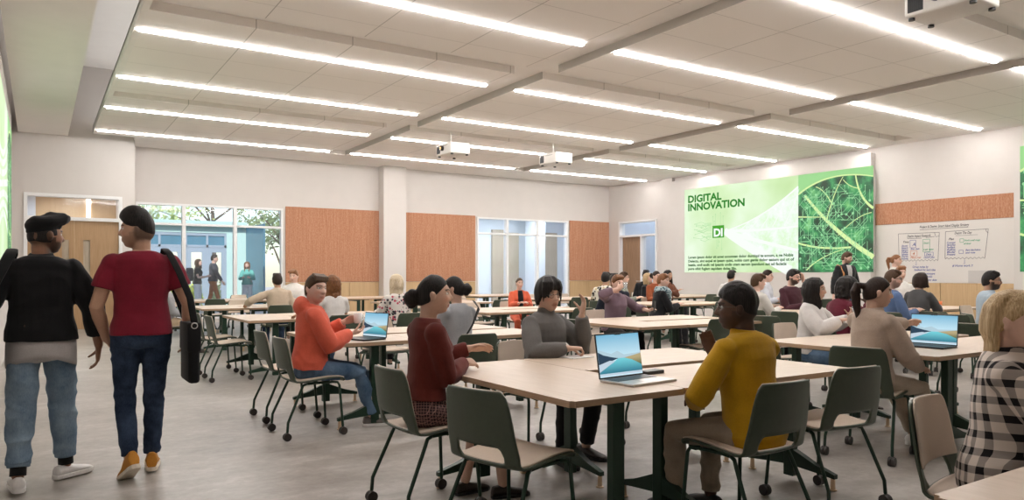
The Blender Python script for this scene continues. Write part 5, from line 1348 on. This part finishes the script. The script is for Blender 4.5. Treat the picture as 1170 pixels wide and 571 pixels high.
# ---- people outside in the courtyard
P('woman with a dark backpack and pale trousers outside the window', 4.20, 24.7, -25, 'long', BRN, FAIR, tp('black_vest', (.02, .02, .02), sleeve=0), dict(mat=fab('pale_jeans', (.62, .66, .70)), wide=1.4), pose='stand', z=.08, fem=True, H=.99, vox=.013, head=(-10, 0, 0), handR=(.1, .30, 1.15), handL=(-.1, .30, 1.15), hlen=-.22)
P('man in dark jacket and rust trousers walking outside the window', 4.72, 25.0, -15, 'short', DBR, FAIR, tp('charcoal_jacket', (.05, .055, .07)), dict(mat=fab('rust_trousers', (.36, .12, .035))), pose='stand', z=.08, H=1.08, vox=.013, handR=(.34, .30, .98), handL=(-.28, .0, .9), footR=(.1, .22, .1), footL=(-.1, -.2, .1))
P('woman with long hair in a teal top outside the window', 5.78, 25.0, -110, 'long', AUB, FAIR, tp('teal_top', (.12, .42, .38)), dict(mat=Fb['pale_jeans'], wide=1.3), pose='stand', z=.08, fem=True, H=.95, vox=.013, handR=(.12, .26, 1.1), handL=(-.12, .26, 1.1), hlen=-.26)

# ---- things carried, held or lying beside hands
def ribbon(name, pts, w, th, mat, parent=None, side=(1, 0, 0)):
    b = MB(); b.tube(pts, [(w, th)]*len(pts), side=side, n=10, rnd=False); return link(name, b.mesh(name, True), mat, parent)
BAG = fab('black_bag_cloth', (.010, .010, .011)); BUCK = M['silver']
t = thing('shoulder_bag', 'flat black shoulder bag hanging at the right hip of the burgundy T-shirt man', 'bag', (.56, 5.26, 0), 0)
b = MB(); b.rbox(.245, .315, -.22, .10, .60, .98, .02); bd = link('bag_body', b.mesh('bag_body', True), BAG, t)
b = MB(); b.rbox(.240, .322, -.224, .104, .80, .99, .012); link('flap', b.mesh('flap', True), BAG, bd)
ribbon('strap', [(.29, -.20, .95), (.262, -.17, 1.15), (.20, -.135, 1.32), (.152, -.085, 1.435), (.135, -.01, 1.465), (.135, .06, 1.435), (.20, .14, 1.25), (.285, .09, .97)], .024, .004, BAG, t, (1, .3, 0))
for z in (.97,):
    b = MB(); b.tube([(.28+.018*math.cos(q), -.222, z+.018*math.sin(q)) for q in [2*PI*i/12 for i in range(13)]], .004, n=6); link('buckle', b.mesh('buckle', True), BUCK, t)
t = thing('messenger_bag', 'black soft bag at the left hip of the black jacket man', 'bag', (.02, 5.40, 0), 0)
b = MB(); b.rbox(-.43, -.26, -.30, .06, .64, .94, .05); bd = link('bag_body', b.mesh('bag_body', True), BAG, t)
b = MB(); b.rbox(-.44, -.25, -.31, .07, .82, .95, .03); link('flap', b.mesh('flap', True), BAG, bd)
ribbon('strap', [(-.34, -.26, .92), (-.30, -.19, 1.10), (-.22, -.165, 1.28), (-.165, -.125, 1.405), (-.15, -.02, 1.45), (-.15, .07, 1.42), (-.23, .15, 1.2), (-.34, .04, .92)], .03, .006, BAG, t, (1, .3, 0))
b = MB(); b.tube([(-.335+.022*math.cos(q), -.318, .93+.022*math.sin(q)) for q in [2*PI*i/12 for i in range(13)]], .005, n=6); link('buckle', b.mesh('buckle', True), BUCK, t)
# strap of the pale grey sweater woman, backpack and strap outside
ribbon('shoulder_strap', [(.15, -.03, 1.06), (.11, -.145, 1.0), (.02, -.168, .86), (-.10, -.160, .70), (-.16, -.11, .58)], .022, .004, BAG, p10['root'], (1, .6, 0))
def held(name, mb, mat, label, cat, info, p, rz=0):
    o = link(name, mb.mesh(name, True), mat, None, wpt(info, p)); o.rotation_euler.z = rz; return tag(o, label, cat)
def mug():
    b = MB(); n = 20; R = lambda r, z: [V((r*math.cos(2*PI*i/n), r*math.sin(2*PI*i/n), z)) for i in range(n)]
    b.rings([R(.028, 0), R(.034, .01), R(.040, .09), R(.037, .09), R(.031, .014), R(.001, .013)]); return b
c = held('white_cup', mug(), M['white_china'], 'white cup held up by the man in the coral hoodie', 'cup', p6, (-.085, .44, .875), .4)
b = MB(); b.tube([(.038, 0, .075), (.062, 0, .07), (.064, 0, .035), (.034, 0, .02)], .006, n=8); link('handle', b.mesh('handle', True), M['white_china'], c)
c = held('small_glass', mug(), M['clear'], 'small clear cup held by the woman in the white sweater', 'cup', p8, (-.13, .40, .90))
c = held('drinking_glass', mug(), M['clear'], 'clear glass raised to the face of the woman in mauve', 'glass', p13, (.0, .24, 1.10))
c = held('orange_drink', mug(), M['orange_drink'], 'orange drink held by the woman in the dark grey top', 'drink', p30, (.07, .52, .80))
b = MB(); b.rbox(-.036, .036, -.004, .004, -.075, .075, .003); held('smartphone', b, M['black'], 'black phone at the ear of the bearded man in plum', 'phone', p25, (-.125, .10, 1.27), .9)
b = MB(); b.rbox(-.036, .036, -.004, .004, -.075, .075, .003); held('smartphone', b, M['black'], 'black phone in the lowered hand of the woman in mauve', 'phone', p13, (-.40, .37, .86), .4)
# watch of the coral man, scarf of the woman in black
a, e, w_ = p6['ARM'][1]; d_ = (w_-e).normalized()
b = MB(); b.tube([w_-d_*.028, w_-d_*.004], .033, n=16, rnd=False); link('watch', b.mesh('watch', True), M['black'], p6['root'])
b = MB(); c0 = p14['spine'](1.0)[0]
for k, (r, z) in enumerate(((.105, -.03), (.115, .0), (.10, .03))): b.tube([c0 + V((r*math.cos(q), .03+r*1.0*math.sin(q), z - .05*max(0, math.sin(q)))) for q in [2*PI*i/20 for i in range(21)]], .034, n=8)
b.ball(c0 + V((0, .13, -.12)), (.085, .04, .13), 14)
u = remesh(b, 'scarf', .01, 2); u.materials.append(SCARF); link('scarf', u, None, p14['root'])
# backpack outside and brown backpack strap of the standing man
b = MB(); b.rbox(-.15, .15, -.32, -.13, 1.0, 1.42, .06)
o = link('backpack', b.mesh('backpack', True), fab('navy_backpack', (.03, .035, .05)), None, (4.20, 24.7, .08)); o.rotation_euler.z = math.radians(-115); tag(o, 'dark backpack on the woman outside the window', 'backpack')
ts = thing('brown_satchel', 'brown leather strap and satchel on the standing man before the projection', 'bag', (14.3, 9.2, 0), math.radians(-200))
BRS = plain('brown_leather', (.34, .14, .035), .5)
ribbon('strap', [(.145, -.16, 1.12), (.15, -.13, 1.38), (.145, -.05, 1.50), (.14, .07, 1.46), (.15, .165, 1.30), (.18, .16, 1.05)], .022, .005, BRS, ts, (1, 0, 0))
b = MB(); b.rbox(-.13, .16, -.26, -.15, .95, 1.25, .03); link('satchel', b.mesh('satchel', True), BRS, ts)

# ================================================================== CAMERA AND LIGHT
cd = bpy.data.cameras.new('camera'); cam = bpy.data.objects.new('camera', cd); C.objects.link(cam)
cam.location = (0, 0, 1.30); cam.rotation_euler = (PI/2, 0, math.radians(57.15-90))
cd.sensor_width = 36; cd.lens = 36*839/1170; cd.shift_y = 27.5/1170; cd.clip_start = .05; cd.clip_end = 400
bpy.context.scene.camera = cam
EXPO = .22
wd = bpy.data.worlds.new('sky'); bpy.context.scene.world = wd; wd.use_nodes = True
nt = wd.node_tree; bg = nt.nodes['Background']; sk = nt.nodes.new('ShaderNodeTexSky'); sk.sky_type = 'NISHITA'
sk.sun_disc = False; sk.sun_elevation = math.radians(42); sk.sun_rotation = math.radians(200); sk.air_density = 1.0; sk.dust_density = .6
nt.links.new(sk.outputs[0], bg.inputs[0]); bg.inputs[1].default_value = .17
def lamp(name, kind, loc, rot, energy, **k):
    l = bpy.data.lights.new(name, kind); l.energy = energy
    for a, v in k.items(): setattr(l, a, v)
    o = bpy.data.objects.new(name, l); C.objects.link(o); o.location = loc; o.rotation_euler = rot; return o
lamp('sun', 'SUN', (0, 0, 20), (math.radians(48), 0, math.radians(-20)), 4.2, angle=.02, color=(1, .95, .88))
lamp('corridor_lamp', 'AREA', (14.5, 22.4, 3.5), (0, 0, 0), 150, shape='RECTANGLE', size=5, size_y=.5, color=(.92, .96, 1))
lamp('corridor_lamp', 'AREA', (.7, 21.8, 3.4), (0, 0, 0), 60, shape='RECTANGLE', size=.3, size_y=1.6)
lamp('corridor_lamp', 'AREA', (19.4, 18.8, 4.3), (0, 0, 0), 55, shape='RECTANGLE', size=1.2, size_y=3, color=(.85, .92, 1))
lamp('added_gap_uplight', 'AREA', (1.5, 8, 4.72), (PI, 0, 0), 70, shape='RECTANGLE', size=.4, size_y=24)  # added, unseen uplight above the tile cloud; brightens the high ceiling in the left gap
sc = bpy.context.scene
sc.view_settings.view_transform = 'Standard'; sc.view_settings.look = 'None'; sc.view_settings.exposure = EXPO
sc.cycles.max_bounces = 8; sc.cycles.diffuse_bounces = 5; sc.cycles.glossy_bounces = 3; sc.cycles.transparent_max_bounces = 12
sc.cycles.caustics_reflective = False; sc.cycles.caustics_refractive = False
